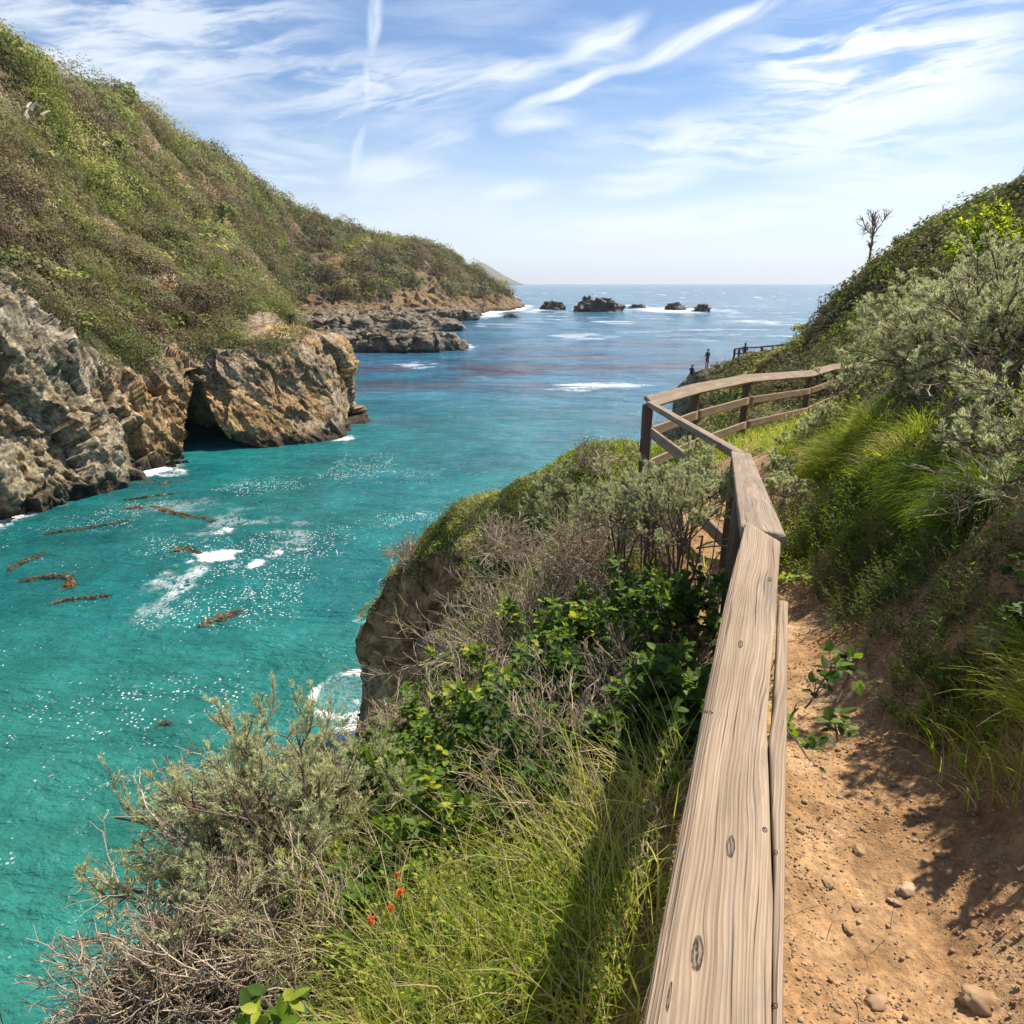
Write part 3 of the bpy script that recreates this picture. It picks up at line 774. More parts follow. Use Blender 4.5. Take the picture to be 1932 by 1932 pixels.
def put_rock(name, pxc, pyb, wpx, hpx, seed, label, depth=.6, group=None, rot=0., flat=1., res=(90, 60), cat='rock', rough=1.0):
    c = PW(pxc, pyb); d = c[1] * CT + H * ST
    sx = wpx / 2 / F * d; sz = hpx / F * d * .93; sy = sx * depth
    c = c + np.array([0, sy * .8, 0])
    me = sea_rock(name, c, sx, sy, sz, seed, res, rot, flat, rough)
    return link(name, me, loc=c, label=label, cat=cat, group=group)

put_rock('sea_stack', 1042, 584, 50, 15, 3, 'low jagged dark sea rock nearest the headland, in white surf', group='offshore rocks in the surf')
put_rock('sea_stack', 1131, 588, 92, 24, 14, 'largest jagged dark sea rock, a broad peaked mass in the surf', group='offshore rocks in the surf')
put_rock('sea_stack', 1205, 581, 40, 6, 25, 'flattest dark sea rock, almost drowned in spray', group='offshore rocks in the surf')
put_rock('sea_stack', 1274, 585, 40, 13, 36, 'small rounded dark sea rock with a blunt top in foam', group='offshore rocks in the surf')
put_rock('sea_stack', 1328, 588, 36, 13, 47, 'small pointed dark sea rock farthest from the headland', group='offshore rocks in the surf')
put_rock('sea_rock', 963, 600, 34, 7, 58, 'thin flat dark rock awash off the headland toe', group='small rocks awash')
put_rock('sea_rock', 856, 622, 40, 12, 69, 'small dark rock awash at the end of the rock shelf', group='small rocks awash')
put_rock('sea_rock', 898, 597, 30, 8, 63, 'small dark rock at the foot of the headland cliff', group='small rocks awash')
put_rock('rock_shelf', 712, 664, 335, 38, 71, 'long dark rock shelf, the nearer finger running out into the cove mouth', depth=.36, flat=2., res=(260, 90), cat='rock shelf', rough=.8)
put_rock('rock_shelf', 670, 628, 390, 34, 85, 'broad flat rock platform under the tan headland cliff', depth=.45, flat=2., res=(260, 90), cat='rock shelf', rough=.8)
put_rock('rock_shelf', 800, 607, 200, 22, 91, 'farther rock platform reaching to the headland toe', depth=.35, flat=2., res=(200, 80), cat='rock shelf', rough=.8)
# ------------------------------------------------------------------ weathered timber
def wood_material(name, base=((.23, .17, .125), (.42, .335, .26), (.58, .49, .40)), knots=(), scale=1.0, edge=None):
    """grain runs along the object's local X; knots are (x, y, radius along, radius across)"""
    m, n, b = newmat(name)
    tc = ND(n, 'ShaderNodeTexCoord'); ob = tc.outputs['Object']
    sp = ND(n, 'ShaderNodeSeparateXYZ'); n.links.new(ob, sp.inputs[0])
    x, y, z = sp.outputs
    yz = M(n, 'ADD', y, M(n, 'MULTIPLY', z, .35))
    low = NOISE(n, MAPP(n, ob, sc=(1.1, 7, 4)), 1.0, 3, .5)
    lat = M(n, 'ADD', yz, M(n, 'MULTIPLY', M(n, 'SUBTRACT', low, .5), .075))
    dark = None
    for (kx, ky, ra, rc) in knots:
        dx = M(n, 'DIVIDE', M(n, 'SUBTRACT', x, kx), ra); dy = M(n, 'DIVIDE', M(n, 'SUBTRACT', y, ky), rc)
        q = M(n, 'SQRT', M(n, 'ADD', M(n, 'MULTIPLY', dx, dx), M(n, 'MULTIPLY', dy, dy)))
        # grain parts round the knot
        push = M(n, 'MULTIPLY', M(n, 'DIVIDE', M(n, 'SUBTRACT', y, ky), M(n, 'ADD', M(n, 'MULTIPLY', q, q), .55)), -.62)
        lat = M(n, 'ADD', lat, M(n, 'MULTIPLY', push, MR(n, q, 3.2, .4)))
        kk = MR(n, M(n, 'ADD', q, M(n, 'MULTIPLY', M(n, 'SUBTRACT', NOISE(n, ob, 90, 3, .6), .5), .5)), 1.05, .8)
        ring_k = MR(n, q, .42, .85, .35, 1)
        cl_ = M(n, 'ABSOLUTE', M(n, 'ADD', M(n, 'SUBTRACT', dy, M(n, 'MULTIPLY', dx, .45)), M(n, 'MULTIPLY', M(n, 'SUBTRACT', NOISE(n, ob, 60, 2, .6), .5), .8)))
        kk = M(n, 'MULTIPLY', kk, M(n, 'MAXIMUM', ring_k, MR(n, cl_, .30, .10, 0, 1)))
        dark = kk if dark is None else M(n, 'MAXIMUM', dark, kk)
    cv = ND(n, 'ShaderNodeCombineXYZ')
    n.links.new(M(n, 'MULTIPLY', x, .9), cv.inputs[0]); n.links.new(M(n, 'MULTIPLY', lat, 1), cv.inputs[1])
    rings = n.nodes.new('ShaderNodeMath'); rings.operation = 'SINE'
    n.links.new(M(n, 'MULTIPLY', lat, 900 * scale), rings.inputs[0])
    r1 = MR(n, rings.outputs[0], -.6, 1, 0, 1, False)
    fib = NOISE(n, MAPP(n, cv.outputs[0], sc=(3.5, 260 * scale, 1)), 1.0, 5, .6)
    fib2 = NOISE(n, MAPP(n, cv.outputs[0], sc=(1.2, 48 * scale, 1)), 1.0, 4, .6)
    tone = M(n, 'ADD', M(n, 'MULTIPLY', r1, .10), M(n, 'ADD', M(n, 'MULTIPLY', fib, .46), M(n, 'MULTIPLY', fib2, .46)))
    col = RAMP(n, tone, [(.30, base[0]), (.53, base[1]), (.78, base[2])])
    big = NOISE(n, MAPP(n, ob, sc=(1.6, 9, 6)), 1.0, 4, .6)
    col = MULT(n, col, MR(n, big, .3, .7, .78, 1.14))
    blot = MR(n, NOISE(n, MAPP(n, ob, sc=(2.6, 16, 12), loc=(5, 2, 0)), 1.0, 6, .7, .6), .52, .66, 0, .42)
    col = MIX(n, blot, col, (.20, .165, .135))
    chk = MR(n, NOISE(n, MAPP(n, cv.outputs[0], sc=(2.2, 150 * scale, 1), loc=(3, 7, 0)), 1.0, 3, .4), .30, .38, .42, 1)
    col = MULT(n, col, chk)
    hgt = M(n, 'ADD', M(n, 'MULTIPLY', r1, .35), M(n, 'ADD', fib, M(n, 'MULTIPLY', chk, .8)))
    if edge is not None:
        gr = n.nodes.new('ShaderNodeMath'); gr.operation = 'SINE'; n.links.new(M(n, 'MULTIPLY', M(n, 'ADD', y, M(n, 'MULTIPLY', low, .006)), 1350), gr.inputs[0])
        eg = M(n, 'MULTIPLY', MR(n, y, edge, edge + .010), MR(n, gr.outputs[0], -.1, .8, 0, 1))
        col = MIX(n, M(n, 'MULTIPLY', eg, .62), col, base[0]); hgt = M(n, 'SUBTRACT', hgt, M(n, 'MULTIPLY', eg, 1.4))
    if dark is not None:
        kcol = RAMP(n, NOISE(n, ob, 60, 3, .6, 1.0), [(.4, (.03, .022, .017)), (.62, (.17, .115, .08))])
        col = MIX(n, dark, col, kcol)
        hgt = M(n, 'SUBTRACT', hgt, M(n, 'MULTIPLY', dark, 1.2))
    n.links.new(col, b.inputs['Base Color'])
    b.inputs['Roughness'].default_value = .78; b.inputs['Specular IOR Level'].default_value = .3
    n.links.new(bump(n, hgt, .0022 / scale ** .5, .9), b.inputs['Normal'])
    return m

# timber frame helper: basis from a to b
def basis(a, b, upv=(0, 0, 1)):
    ex = unit(b - a); ey = unit(np.cross(upv, ex)); ez = np.cross(ex, ey)
    return ex, ey, ez
from mathutils import Matrix
def place(o, org, ex, ey, ez, parent_inv=None):
    m = Matrix(((ex[0], ey[0], ez[0], org[0]), (ex[1], ey[1], ez[1], org[1]), (ex[2], ey[2], ez[2], org[2]), (0, 0, 0, 1)))
    o.matrix_world = m if parent_inv is None else parent_inv @ m

def plank(name, L, w0, w1, thick, mat, endcut=(0, 0), nx=None, seed=1, profile=None, rough=.0015, bev=.006):
    """local X along, Y across from w0 (right) to w1 (left), top at z=0; ends mitred by endcut (x shift across the width)"""
    nx = nx or max(8, int(L / .06))
    s = np.linspace(0, 1, nx)
    ny = 9
    ring_y = np.concatenate([[0, 0], np.linspace(0, 1, ny)[0:1] * 0 + .0])  # unused
    # cross-section ring (counter-clockwise seen along +X)
    b_ = bev
    V = []
    for i, si in enumerate(s):
        lo, hi = (w0, w1) if profile is None else profile(si)
        ys = np.linspace(lo + b_, hi - b_, ny)
        sec = [(y, 0.0) for y in ys] + [(hi - b_ * .3, -b_ * .3), (hi, -b_), (hi, -thick + b_), (hi - b_, -thick)] + [(y, -thick) for y in ys[::-1][1:-1]] + [(lo + b_, -thick), (lo, -thick + b_), (lo, -b_), (lo + b_ * .3, -b_ * .3)]
        for (y, zc) in sec:
            t = (y - w0) / (w1 - w0)
            xo = (endcut[0] * (.5 - t)) * (1 - si) + (endcut[1] * (.5 - t)) * si
            V.append((si * L + xo, y, zc))
    V = np.array(V); m_ = len(sec)
    if rough:
        nz = fbm(np.column_stack([V[:, 0] * 4, V[:, 1] * 60, V[:, 2] * 60]), 3, seed)
        V[:, 2] += nz * rough; V[:, 1] += fbm(np.column_stack([V[:, 0] * 3, V[:, 1] * 0, V[:, 2] * 90]), 3, seed + 5) * rough * 1.6
    f = []
    for i in range(nx - 1):
        a = i * m_ + np.arange(m_); b2 = i * m_ + (np.arange(m_) + 1) % m_
        f.append(np.stack([a, b2, b2 + m_, a + m_], 1))
    f = np.vstack(f)
    caps = []
    nb = ny
    # end caps as fans
    c0 = len(V); V = np.vstack([V, V[:m_].mean(0), V[-m_:].mean(0)])
    k = np.arange(m_)
    t0 = np.stack([np.full(m_, c0), (k + 1) % m_, k], 1); base = (nx - 1) * m_
    t1 = np.stack([np.full(m_, c0 + 1), base + k, base + (k + 1) % m_], 1)
    return V, [f, np.vstack([t0, t1])]

SUNWOOD = ((.19, .13, .082), (.37, .272, .185), (.54, .43, .32))
DARKWOOD = ((.05, .035, .024), (.12, .085, .058), (.23, .17, .12))
MIDWOOD = ((.15, .105, .07), (.31, .235, .17), (.49, .40, .31))
WM = [wood_material('weathered_rail_wood_%d' % i, MIDWOOD) for i in range(1)][0]
WD = wood_material('dark_post_wood', DARKWOOD)

fence = link('timber_handrail', None, loc=RAIL[1] - [0, 0, 1.0],
             label='weathered timber handrail with wide flat top boards beside the dirt path', cat='fence')
finv = Matrix.Translation(Vector(RAIL[1] - [0, 0, 1.0])).inverted()
def board(name, a, b, w0, w1, th, mat, cut=(0, 0), upv=(0, 0, 1), profile=None, nx=None, seed=1, rough=.0015, label=None, smooth=False):
    ex, ey, ez = basis(a, b, upv)
    V, f = plank(name, float(np.linalg.norm(b - a)), w0, w1, th, mat, cut, nx, seed, profile, rough)
    me = mesh(name, V, f, [mat], smooth=smooth)
    o = link(name, me, parent=fence, label=label)
    place(o, a, ex, ey, ez, finv)
    return o
W2 = .095
# --- the near top board, seen from right above: two pieces split by a long crack
A0, A1 = RAIL[0], RAIL[2]
L0 = float(np.linalg.norm(A1 - A0))
ex, ey, ez = basis(A0, A1)
def loc_on(px, py):
    """where the sight line meets the top of the near board, in the board's own frame"""
    r = ray(px, py); o = np.array([0, 0, H])
    t = ((A0 - o) @ ez) / (r @ ez); q = o + r * t - A0
    return float(q @ ex), float(q @ ey)
KN = []
for (kx, ky, ra, rc) in [(1315, 1800, .030, .0085), (1378, 1598, .026, .007), (1397, 1215, .022, .006), (1452, 1094, .020, .006), (1443, 1566, .007, .0045), (1462, 1608, .006, .005), (1461, 1896, .005, .004), (1262, 1882, .022, .0025), (1330, 1342, .006, .02)]:
    x_, y_ = loc_on(kx, ky); KN.append((x_, y_, ra, rc))
NEARW = wood_material('near_rail_wood', SUNWOOD, KN, edge=.062)
lx = lambda px, py: loc_on(px, py)
Lp = [lx(1210, 1932), lx(1268, 1640), lx(1325, 1340), lx(1360, 1170), lx(1408, 985)]
Rp = [lx(1478, 1932), lx(1483, 1500), lx(1488, 1135), lx(1492, 1030)]
CRK = [lx(1456, 1915), lx(1460, 1641), lx(1450, 1390), lx(1449, 1340), lx(1454, 1258), lx(1466, 1132), lx(1473, 1022)]
JR1, JL1 = lx(1473, 1022), lx(1408, 985)
crx = [c[0] for c in CRK]; cry = [c[1] for c in CRK]
print('near board', L0, Lp, Rp, CRK)
lfx = [p[0] for p in Lp]; lfy = [p[1] for p in Lp]
rfx = [p[0] for p in Rp]; rfy = [p[1] for p in Rp]
def prof_main(s):
    x_ = s * L0
    return (float(np.interp(x_, crx, cry)), float(np.interp(x_, lfx, lfy)))
NEAR_TOP = board('top_rail', A0, A1, -W2, W2, .045, NEARW, (0, -(JL1[0] - JR1[0]) * 1.6), profile=prof_main, nx=160, seed=3, label='main piece of the split top board, pale with two dark knots')
sx1 = crx[5]
def prof_spl(s):
    x_ = s * sx1
    gap = float(np.interp(x_, [crx[1], crx[2], crx[3], crx[4], crx[5]], [.0008, .0016, .0100, .0115, .005])) if x_ > crx[1] else .0008
    hi = float(np.interp(x_, crx, cry)) - gap
    return float(np.interp(x_, rfx, rfy)), hi
sp_o = board('split_strip', A0, A0 + (A1 - A0) * (sx1 / L0), -W2, W2, .045, NEARW, (0, 0), profile=prof_spl, nx=120, seed=9, label='narrow strip split off the path edge of the top board')
# --- the other top boards
def mitre(a, b, c, w):
    """x shift across the width for the end at b between segments ab and bc"""
    u = unit((b - a)[:2]); v = unit((c - b)[:2])
    ang = math.atan2(u[0] * v[1] - u[1] * v[0], u @ v)
    return math.tan(ang / 2)
top_w = [None, None, .155, .085, .19, .19, .19, .19, .19, .19]
for i in range(2, len(RAIL) - 1):
    a, b = RAIL[i].copy(), RAIL[i + 1].copy()
    w = top_w[i]
    if i == 3:
        th = .07
    else:
        th = .045
    c0 = mitre(RAIL[i - 1], RAIL[i], RAIL[i + 1], w) if i not in (3, 4) else 0
    c1 = mitre(RAIL[i], RAIL[i + 1], RAIL[i + 2], w) if i + 2 < len(RAIL) and i not in (2, 3) else 0
    c0 = max(-1, min(1, c0)); c1 = max(-1, min(1, c1))
    ov = (b - a) * 0
    g_ = unit(b - a) * .004
    upv = (0, 0, 1)
    if i >= 4:
        ey_ = unit(np.cross([0, 0, 1.], b - a)); upv = np.array([0, 0, 1.]) * math.cos(.72) - ey_ * math.sin(.72)
        b = b + unit(b - a) * .04
    ct0, ct1 = (-c0 * w, c1 * w) if i != 2 else (-.10, -.10)
    board('top_rail', a + g_, b - g_, -w / 2, w / 2, th, WM, (ct0, ct1), upv=upv, seed=20 + i)
# --- posts and the two lower rails
POSTS = []
for i in range(0, len(RAIL)):
    r = RAIL[i]
    if i == 0: dirn = unit(RAIL[1] - RAIL[0])
    elif i == len(RAIL) - 1: dirn = unit(RAIL[-1] - RAIL[-2])
    else: dirn = unit(unit(RAIL[i + 1] - RAIL[i]) + unit(RAIL[i] - RAIL[i - 1]))
    if i == 3: dirn = unit(RAIL[3] - RAIL[2])
    POSTS.append((r, dirn))
def post(r, dirn, pw=.10, hgt=1.5, seed=1, off=0.0):
    top = r + np.array([0, 0, -.047]); e_y = unit(np.cross([0, 0, 1], dirn))
    a = top + e_y * off; b = a - np.array([0, 0, hgt])
    ex_, ey_, ez_ = np.array([0, 0, -1.0]), e_y, np.cross([0, 0, -1.0], e_y)
    V, f = plank('post', hgt, -pw / 2, pw / 2, pw, WD, nx=12, seed=seed)
    me = mesh('post', V, f, [WD]); o = link('post', me, parent=fence)
    place(o, a - ez_ * (-pw / 2) , ex_, ey_, ez_, finv)
    return o
post_r = {1: 0, 3: 1, 4: 1, 5: 1, 6: 1, 7: 1, 8: 1, 9: 1}
for i, (r, dn) in enumerate(POSTS):
    if i in (0,): continue
    post(r, dn, pw=.14 if i == 4 else .11, seed=40 + i, off=.02 if i != 1 else 0)
# an extra post under the middle of the far run
for i in (1, 2):
    q = (RAIL[i] + RAIL[i + 1]) / 2
    if i == 1: continue
    post(q, unit(RAIL[i + 1] - RAIL[i]), seed=60 + i, off=.02)
for lev, hh_ in ((0, .43), (1, .90)):
    for i in range(1, len(RAIL) - 1):
        a, b = RAIL[i].copy(), RAIL[i + 1].copy()
        a[2] -= hh_; b[2] -= hh_
        e_y = unit(np.cross([0, 0, 1], b - a))
        off = -e_y * .055 if i != 3 else -e_y * .055
        g_ = unit(b - a) * .003
        ex_ = unit(b - a)
        V, f = plank('lower', float(np.linalg.norm(b - a)) - .006, -.07, .07, .04, WM, nx=16, seed=80 + i + lev * 20)
        me = mesh('middle_rail' if lev == 0 else 'bottom_rail', V, f, [WM])
        o = link('middle_rail' if lev == 0 else 'bottom_rail', me, parent=fence)
        up_ = np.cross(ex_, e_y)
        place(o, a + g_ + off, ex_, up_, -e_y, finv)
# ------------------------------------------------------------------ plants: builders
def foliage_mat(name, stops, trans=.35, rough=.55, spec=.25):
    m = bpy.data.materials.new(name); m.use_nodes = True
    n = m.node_tree; b = n.nodes['Principled BSDF']; out = n.nodes['Material Output']
    t = ATTR(n, 'tint')
    col = RAMP(n, t, stops)
    n.links.new(col, b.inputs['Base Color'])
    b.inputs['Roughness'].default_value = rough; b.inputs['Specular IOR Level'].default_value = spec
    if trans > 0:
        tr = ND(n, 'ShaderNodeBsdfTranslucent')
        hs = ND(n, 'ShaderNodeHueSaturation'); hs.inputs['Value'].default_value = 1.5; hs.inputs['Saturation'].default_value = 1.12; hs.inputs['Hue'].default_value = .49
        n.links.new(col, hs.inputs['Color']); n.links.new(hs.outputs[0], tr.inputs[0])
        mx = ND(n, 'ShaderNodeMixShader'); mx.inputs[0].default_value = trans
        n.links.new(b.outputs[0], mx.inputs[1]); n.links.new(tr.outputs[0], mx.inputs[2]); n.links.new(mx.outputs[0], out.inputs[0])
    return m
SAGE = foliage_mat('sage_leaf', [(0, (.20, .17, .09)), (.4, (.33, .355, .185)), (.75, (.47, .51, .29)), (1, (.60, .62, .36))], .38)
TWIG = foliage_mat('dry_twig', [(0, (.11, .08, .05)), (.5, (.34, .265, .18)), (1, (.58, .49, .36))], 0, .8)
BARK = foliage_mat('live_branch', [(0, (.06, .04, .03)), (.5, (.17, .12, .085)), (1, (.30, .22, .16))], 0, .85)
BRAM = foliage_mat('bramble_leaf', [(0, (.025, .05, .012)), (.45, (.06, .115, .02)), (.8, (.17, .26, .03)), (1, (.42, .45, .06))], .42, .5, .2)
GRAS = foliage_mat('grass_blade', [(0, (.05, .09, .016)), (.4, (.14, .22, .028)), (.65, (.34, .42, .06)), (.82, (.52, .48, .17)), (1, (.60, .50, .29))], .52)
HERB = foliage_mat('herb_leaf', [(0, (.03, .06, .015)), (.5, (.09, .17, .025)), (.8, (.25, .36, .04)), (1, (.45, .50, .08))], .52, .5, .2)
SCRB = foliage_mat('scrub_leaf', [(0, (.10, .065, .042)), (.16, (.22, .165, .095)), (.32, (.29, .27, .14)), (.5, (.105, .115, .04)), (.68, (.15, .185, .045)), (.84, (.30, .35, .07)), (1, (.52, .46, .19))], .26, .7, .12)
FLOW = foliage_mat('red_flower', [(0, (.70, .09, .03)), (1, (.90, .26, .10))], .35)

rng = np.random.default_rng(7)
def rnd(n): return unit(rng.normal(size=(n, 3)))

def stems(base, d, L, k=7, wander=.25, droop=0.0, lift=0.0):
    n = len(base); Pp = np.empty((n, k, 3)); Pp[:, 0] = base; d = unit(d.copy())
    st = (np.broadcast_to(L, (n,)) / (k - 1))[:, None]
    for i in range(1, k):
        d = unit(d + wander * rng.normal(size=(n, 3)) / math.sqrt(k) + np.array([0, 0, lift - droop * i / k]) / k * 3)
        Pp[:, i] = Pp[:, i - 1] + d * st
    return Pp

def sample(Pp, t):
    """points and directions along stems: Pp (n,k,3), t (n,) in 0..1"""
    k = Pp.shape[1]; x = np.clip(t, 0, .999) * (k - 1); i = x.astype(int); f = (x - i)[:, None]; a = np.arange(len(Pp))
    return Pp[a, i] * (1 - f) + Pp[a, i + 1] * f, unit(Pp[a, i + 1] - Pp[a, i])

def kids(Pp, per, t0, t1, spread, Lp, ratio, k=5, **kw):
    idx = np.repeat(np.arange(len(Pp)), per); t = rng.uniform(t0, t1, len(idx))
    b, d = sample(Pp[idx], t)
    nd = unit(d + spread * rnd(len(idx)))
    L = Lp[idx] * ratio * (1.15 - .7 * t) * rng.uniform(.6, 1.25, len(idx))
    return stems(b, nd, L, k, **kw), L

def tubes(Pp, r0, r1, sides=4):
    n, k, _ = Pp.shape
    T = np.empty_like(Pp); T[:, 1:-1] = Pp[:, 2:] - Pp[:, :-2]; T[:, 0] = Pp[:, 1] - Pp[:, 0]; T[:, -1] = Pp[:, -1] - Pp[:, -2]
    T = unit(T); ref = np.where(np.abs(T[..., 2:]) > .9, np.array([1., 0, 0]), np.array([0, 0, 1.]))
    U = unit(np.cross(T, ref)); Wv = np.cross(T, U)
    r = np.broadcast_to(r0, (n,))[:, None] * (1 - np.linspace(0, 1, k)) + np.broadcast_to(r1, (n,))[:, None] * np.linspace(0, 1, k)
    a = np.arange(sides) * 2 * np.pi / sides
    ring = Pp[:, :, None] + r[:, :, None, None] * (np.cos(a)[None, None, :, None] * U[:, :, None] + np.sin(a)[None, None, :, None] * Wv[:, :, None])
    V = ring.reshape(-1, 3)
    b = (np.arange(n)[:, None, None] * k + np.arange(k - 1)[None, :, None]) * sides
    j = np.arange(sides)[None, None, :]; j2 = (j + 1) % sides
    Fq = np.stack(np.broadcast_arrays(b + j, b + j2, b + j2 + sides, b + j + sides), -1).reshape(-1, 4)
    return V, Fq

T_NEEDLE = (np.array([(0, 0, 0), (.45, .5, 0), (1, 0, 0), (.45, -.5, 0)], float), np.array([(0, 1, 2, 3)]))
T_LANCE = (np.array([(0, 0, 0), (.5, 0, -.04), (1, 0, -.16), (.38, .5, .04), (.8, .26, -.05), (.38, -.5, .04), (.8, -.26, -.05)], float),
           np.array([(0, 1, 3, 3), (1, 4, 3, 3), (1, 2, 4, 4), (0, 5, 1, 1), (1, 5, 6, 6), (1, 6, 2, 2)])[:, :3])
def _broad():
    t = np.array([0, .08, .2, .26, .38, .44, .56, .62, .73, .79, .88, 1.0]); w = np.array([.02, .26, .40, .36, .50, .43, .47, .38, .37, .27, .22, 0.0])
    mid = np.column_stack([t, 0 * t, -.10 * t ** 2]); Lf = np.column_stack([t + .03, w, .10 * w / .5 - .10 * t ** 2]); Rt = np.column_stack([t + .03, -w, .10 * w / .5 - .10 * t ** 2])
    V = np.vstack([mid, Lf, Rt]); m = len(t); i = np.arange(m - 1)
    return V, np.vstack([np.stack([i, i + 1, i + 1 + m, i + m], 1), np.stack([i, i + 2 * m, i + 1 + 2 * m, i + 1], 1)])
T_BROAD = _broad()
T_CLUMP = (np.array([(-.5, -.12, 0), (-.1, -.5, .12), (.5, .05, 0), (.05, .5, -.1)], float), np.array([(0, 1, 2, 3)]))

def leaves(pos, d, up, L, Wd, templ):
    tv, tf = templ; n = len(pos)
    d = unit(d); s = unit(np.cross(up, d)); u = np.cross(d, s)
    L = np.broadcast_to(L, (n,))[:, None, None]; Wd = np.broadcast_to(Wd, (n,))[:, None, None]
    V = pos[:, None] + tv[None, :, :1] * L * d[:, None] + tv[None, :, 1:2] * Wd * s[:, None] + tv[None, :, 2:] * L * u[:, None]
    Fq = (np.arange(n)[:, None, None] * len(tv) + tf[None]).reshape(-1, tf.shape[1])
    return V.reshape(-1, 3), Fq

def blades(base, d, L, w, k=5, droop=.6, wander=.12):
    Pp = stems(base, d, L, k, wander, droop)
    n = len(Pp); T = unit(Pp[:, -1] - Pp[:, 0]); s = unit(np.cross(T, rnd(n)))
    t = np.linspace(0, 1, k); wd = (np.broadcast_to(w, (n,)) * np.clip(rng.lognormal(-.1, .45, n), .4, 2.4))[:, None] * (1 - t ** 1.6)[None] * .5 + .0004
    V = np.stack([Pp - s[:, None] * wd[..., None], Pp + s[:, None] * wd[..., None]], 2).reshape(-1, 3)
    b = (np.arange(n)[:, None] * k + np.arange(k - 1)[None]) * 2
    Fq = np.stack([b, b + 1, b + 3, b + 2], -1).reshape(-1, 4)
    return V, Fq, k * 2

class Acc:
    def __init__(s): s.V = []; s.F = []; s.T = []; s.n = 0
    def add(s, V, Fq, tint):
        if Fq.shape[1] == 3: Fq = np.column_stack([Fq, Fq[:, 2]]); Fq = Fq.copy(); s.F3 = True
        s.V.append(V); s.F.append(Fq + s.n); s.n += len(V)
        s.T.append(np.broadcast_to(tint, (len(V),)) if np.ndim(tint) == 0 else tint)
    def me(s, name, mat):
        Fq = np.vstack(s.F); tri = Fq[:, 2] == Fq[:, 3]
        return mesh(name, np.vstack(s.V), [Fq[~tri], Fq[tri][:, :3]], [mat], dict(tint=np.clip(np.concatenate(s.T), 0, 1)))

def hemi(n, up=.35, tilt=(0, 0, 0)):
    d = rng.normal(size=(n, 3)); d[:, 2] = np.abs(d[:, 2]) * .8 + up
    return unit(unit(d) + np.array(tilt))

def sage_bush(R, n0=26, n1=5, n2=5, needles=34, nl=.03, nw=.0035, tilt=(0, 0, 0), tone=0., droop=0., up=.3):
    base = rng.normal(size=(n0, 3)) * [R * .10, R * .10, 0]
    L = R * rng.uniform(.7, 1.12, n0)
    S0 = stems(base, hemi(n0, up, tilt), L, 8, .35, droop, .12)
    S1, L1 = kids(S0, n1, .25, .95, .75, L, .55, 6, wander=.35, lift=.12, droop=droop)
    S2, L2 = kids(S1, n2, .15, .98, .8, L1, .55, 5, wander=.3, lift=.2, droop=droop * .6)
    br = Acc()
    V, f = tubes(S0, R * .012, R * .006, 5); br.add(V, f, .35)
    V, f = tubes(S1, R * .006, R * .003, 4); br.add(V, f, np.repeat(rng.uniform(.3, .8, len(S1)), 24))
    V, f = tubes(S2, R * .0032, R * .0014, 3); br.add(V, f, np.repeat(rng.uniform(.3, 1, len(S2)), 15))
    tw = np.concatenate([np.arange(len(S2))]); idx = np.repeat(tw, needles)
    t = rng.uniform(.12, 1, len(idx)) ** .8
    p, d = sample(S2[idx], t)
    nd = unit(d * .9 + rnd(len(idx)) * .75 + [0, 0, .15])
    fo = Acc()
    ln = nl * rng.uniform(.6, 1.25, len(idx)) * (1.15 - .45 * t)
    V, f = leaves(p, nd, rnd(len(idx)), ln, nw * rng.uniform(.7, 1.3, len(idx)), T_NEEDLE)
    ti = np.clip(rng.normal(.55 + tone, .16, len(S2))[idx] + .2 * (t - .5) + rng.normal(0, .10, len(idx)), 0, 1)
    fo.add(V, f, np.repeat(ti, 4))
    return br, fo

def twig_bush(R, n0=40, n1=5, n2=4, tilt=(0, 0, 0), droop=.25, up=.2, thick=1.0, wander=.55, spread=.6):
    base = rng.normal(size=(n0, 3)) * [R * .25, R * .25, 0]
    L = R * rng.uniform(.6, 1.2, n0)
    S0 = stems(base, hemi(n0, up, tilt), L, 9, wander, droop, .1)
    S1, L1 = kids(S0, n1, .2, .95, spread, L, .6, 7, wander=wander, lift=.1, droop=droop)
    S2, L2 = kids(S1, n2, .15, .95, spread * 1.1, L1, .5, 5, wander=wander * .9, lift=.15)
    br = Acc()
    for S, r0, r1, sd in ((S0, .0045, .0026, 4), (S1, .003, .0017, 3), (S2, .0019, .0011, 3)):
        V, f = tubes(S, r0 * thick, r1 * thick, sd); br.add(V, f, np.repeat(np.clip(rng.normal(.6, .22, len(S)), 0, 1), S.shape[1] * sd))
    return br, S2

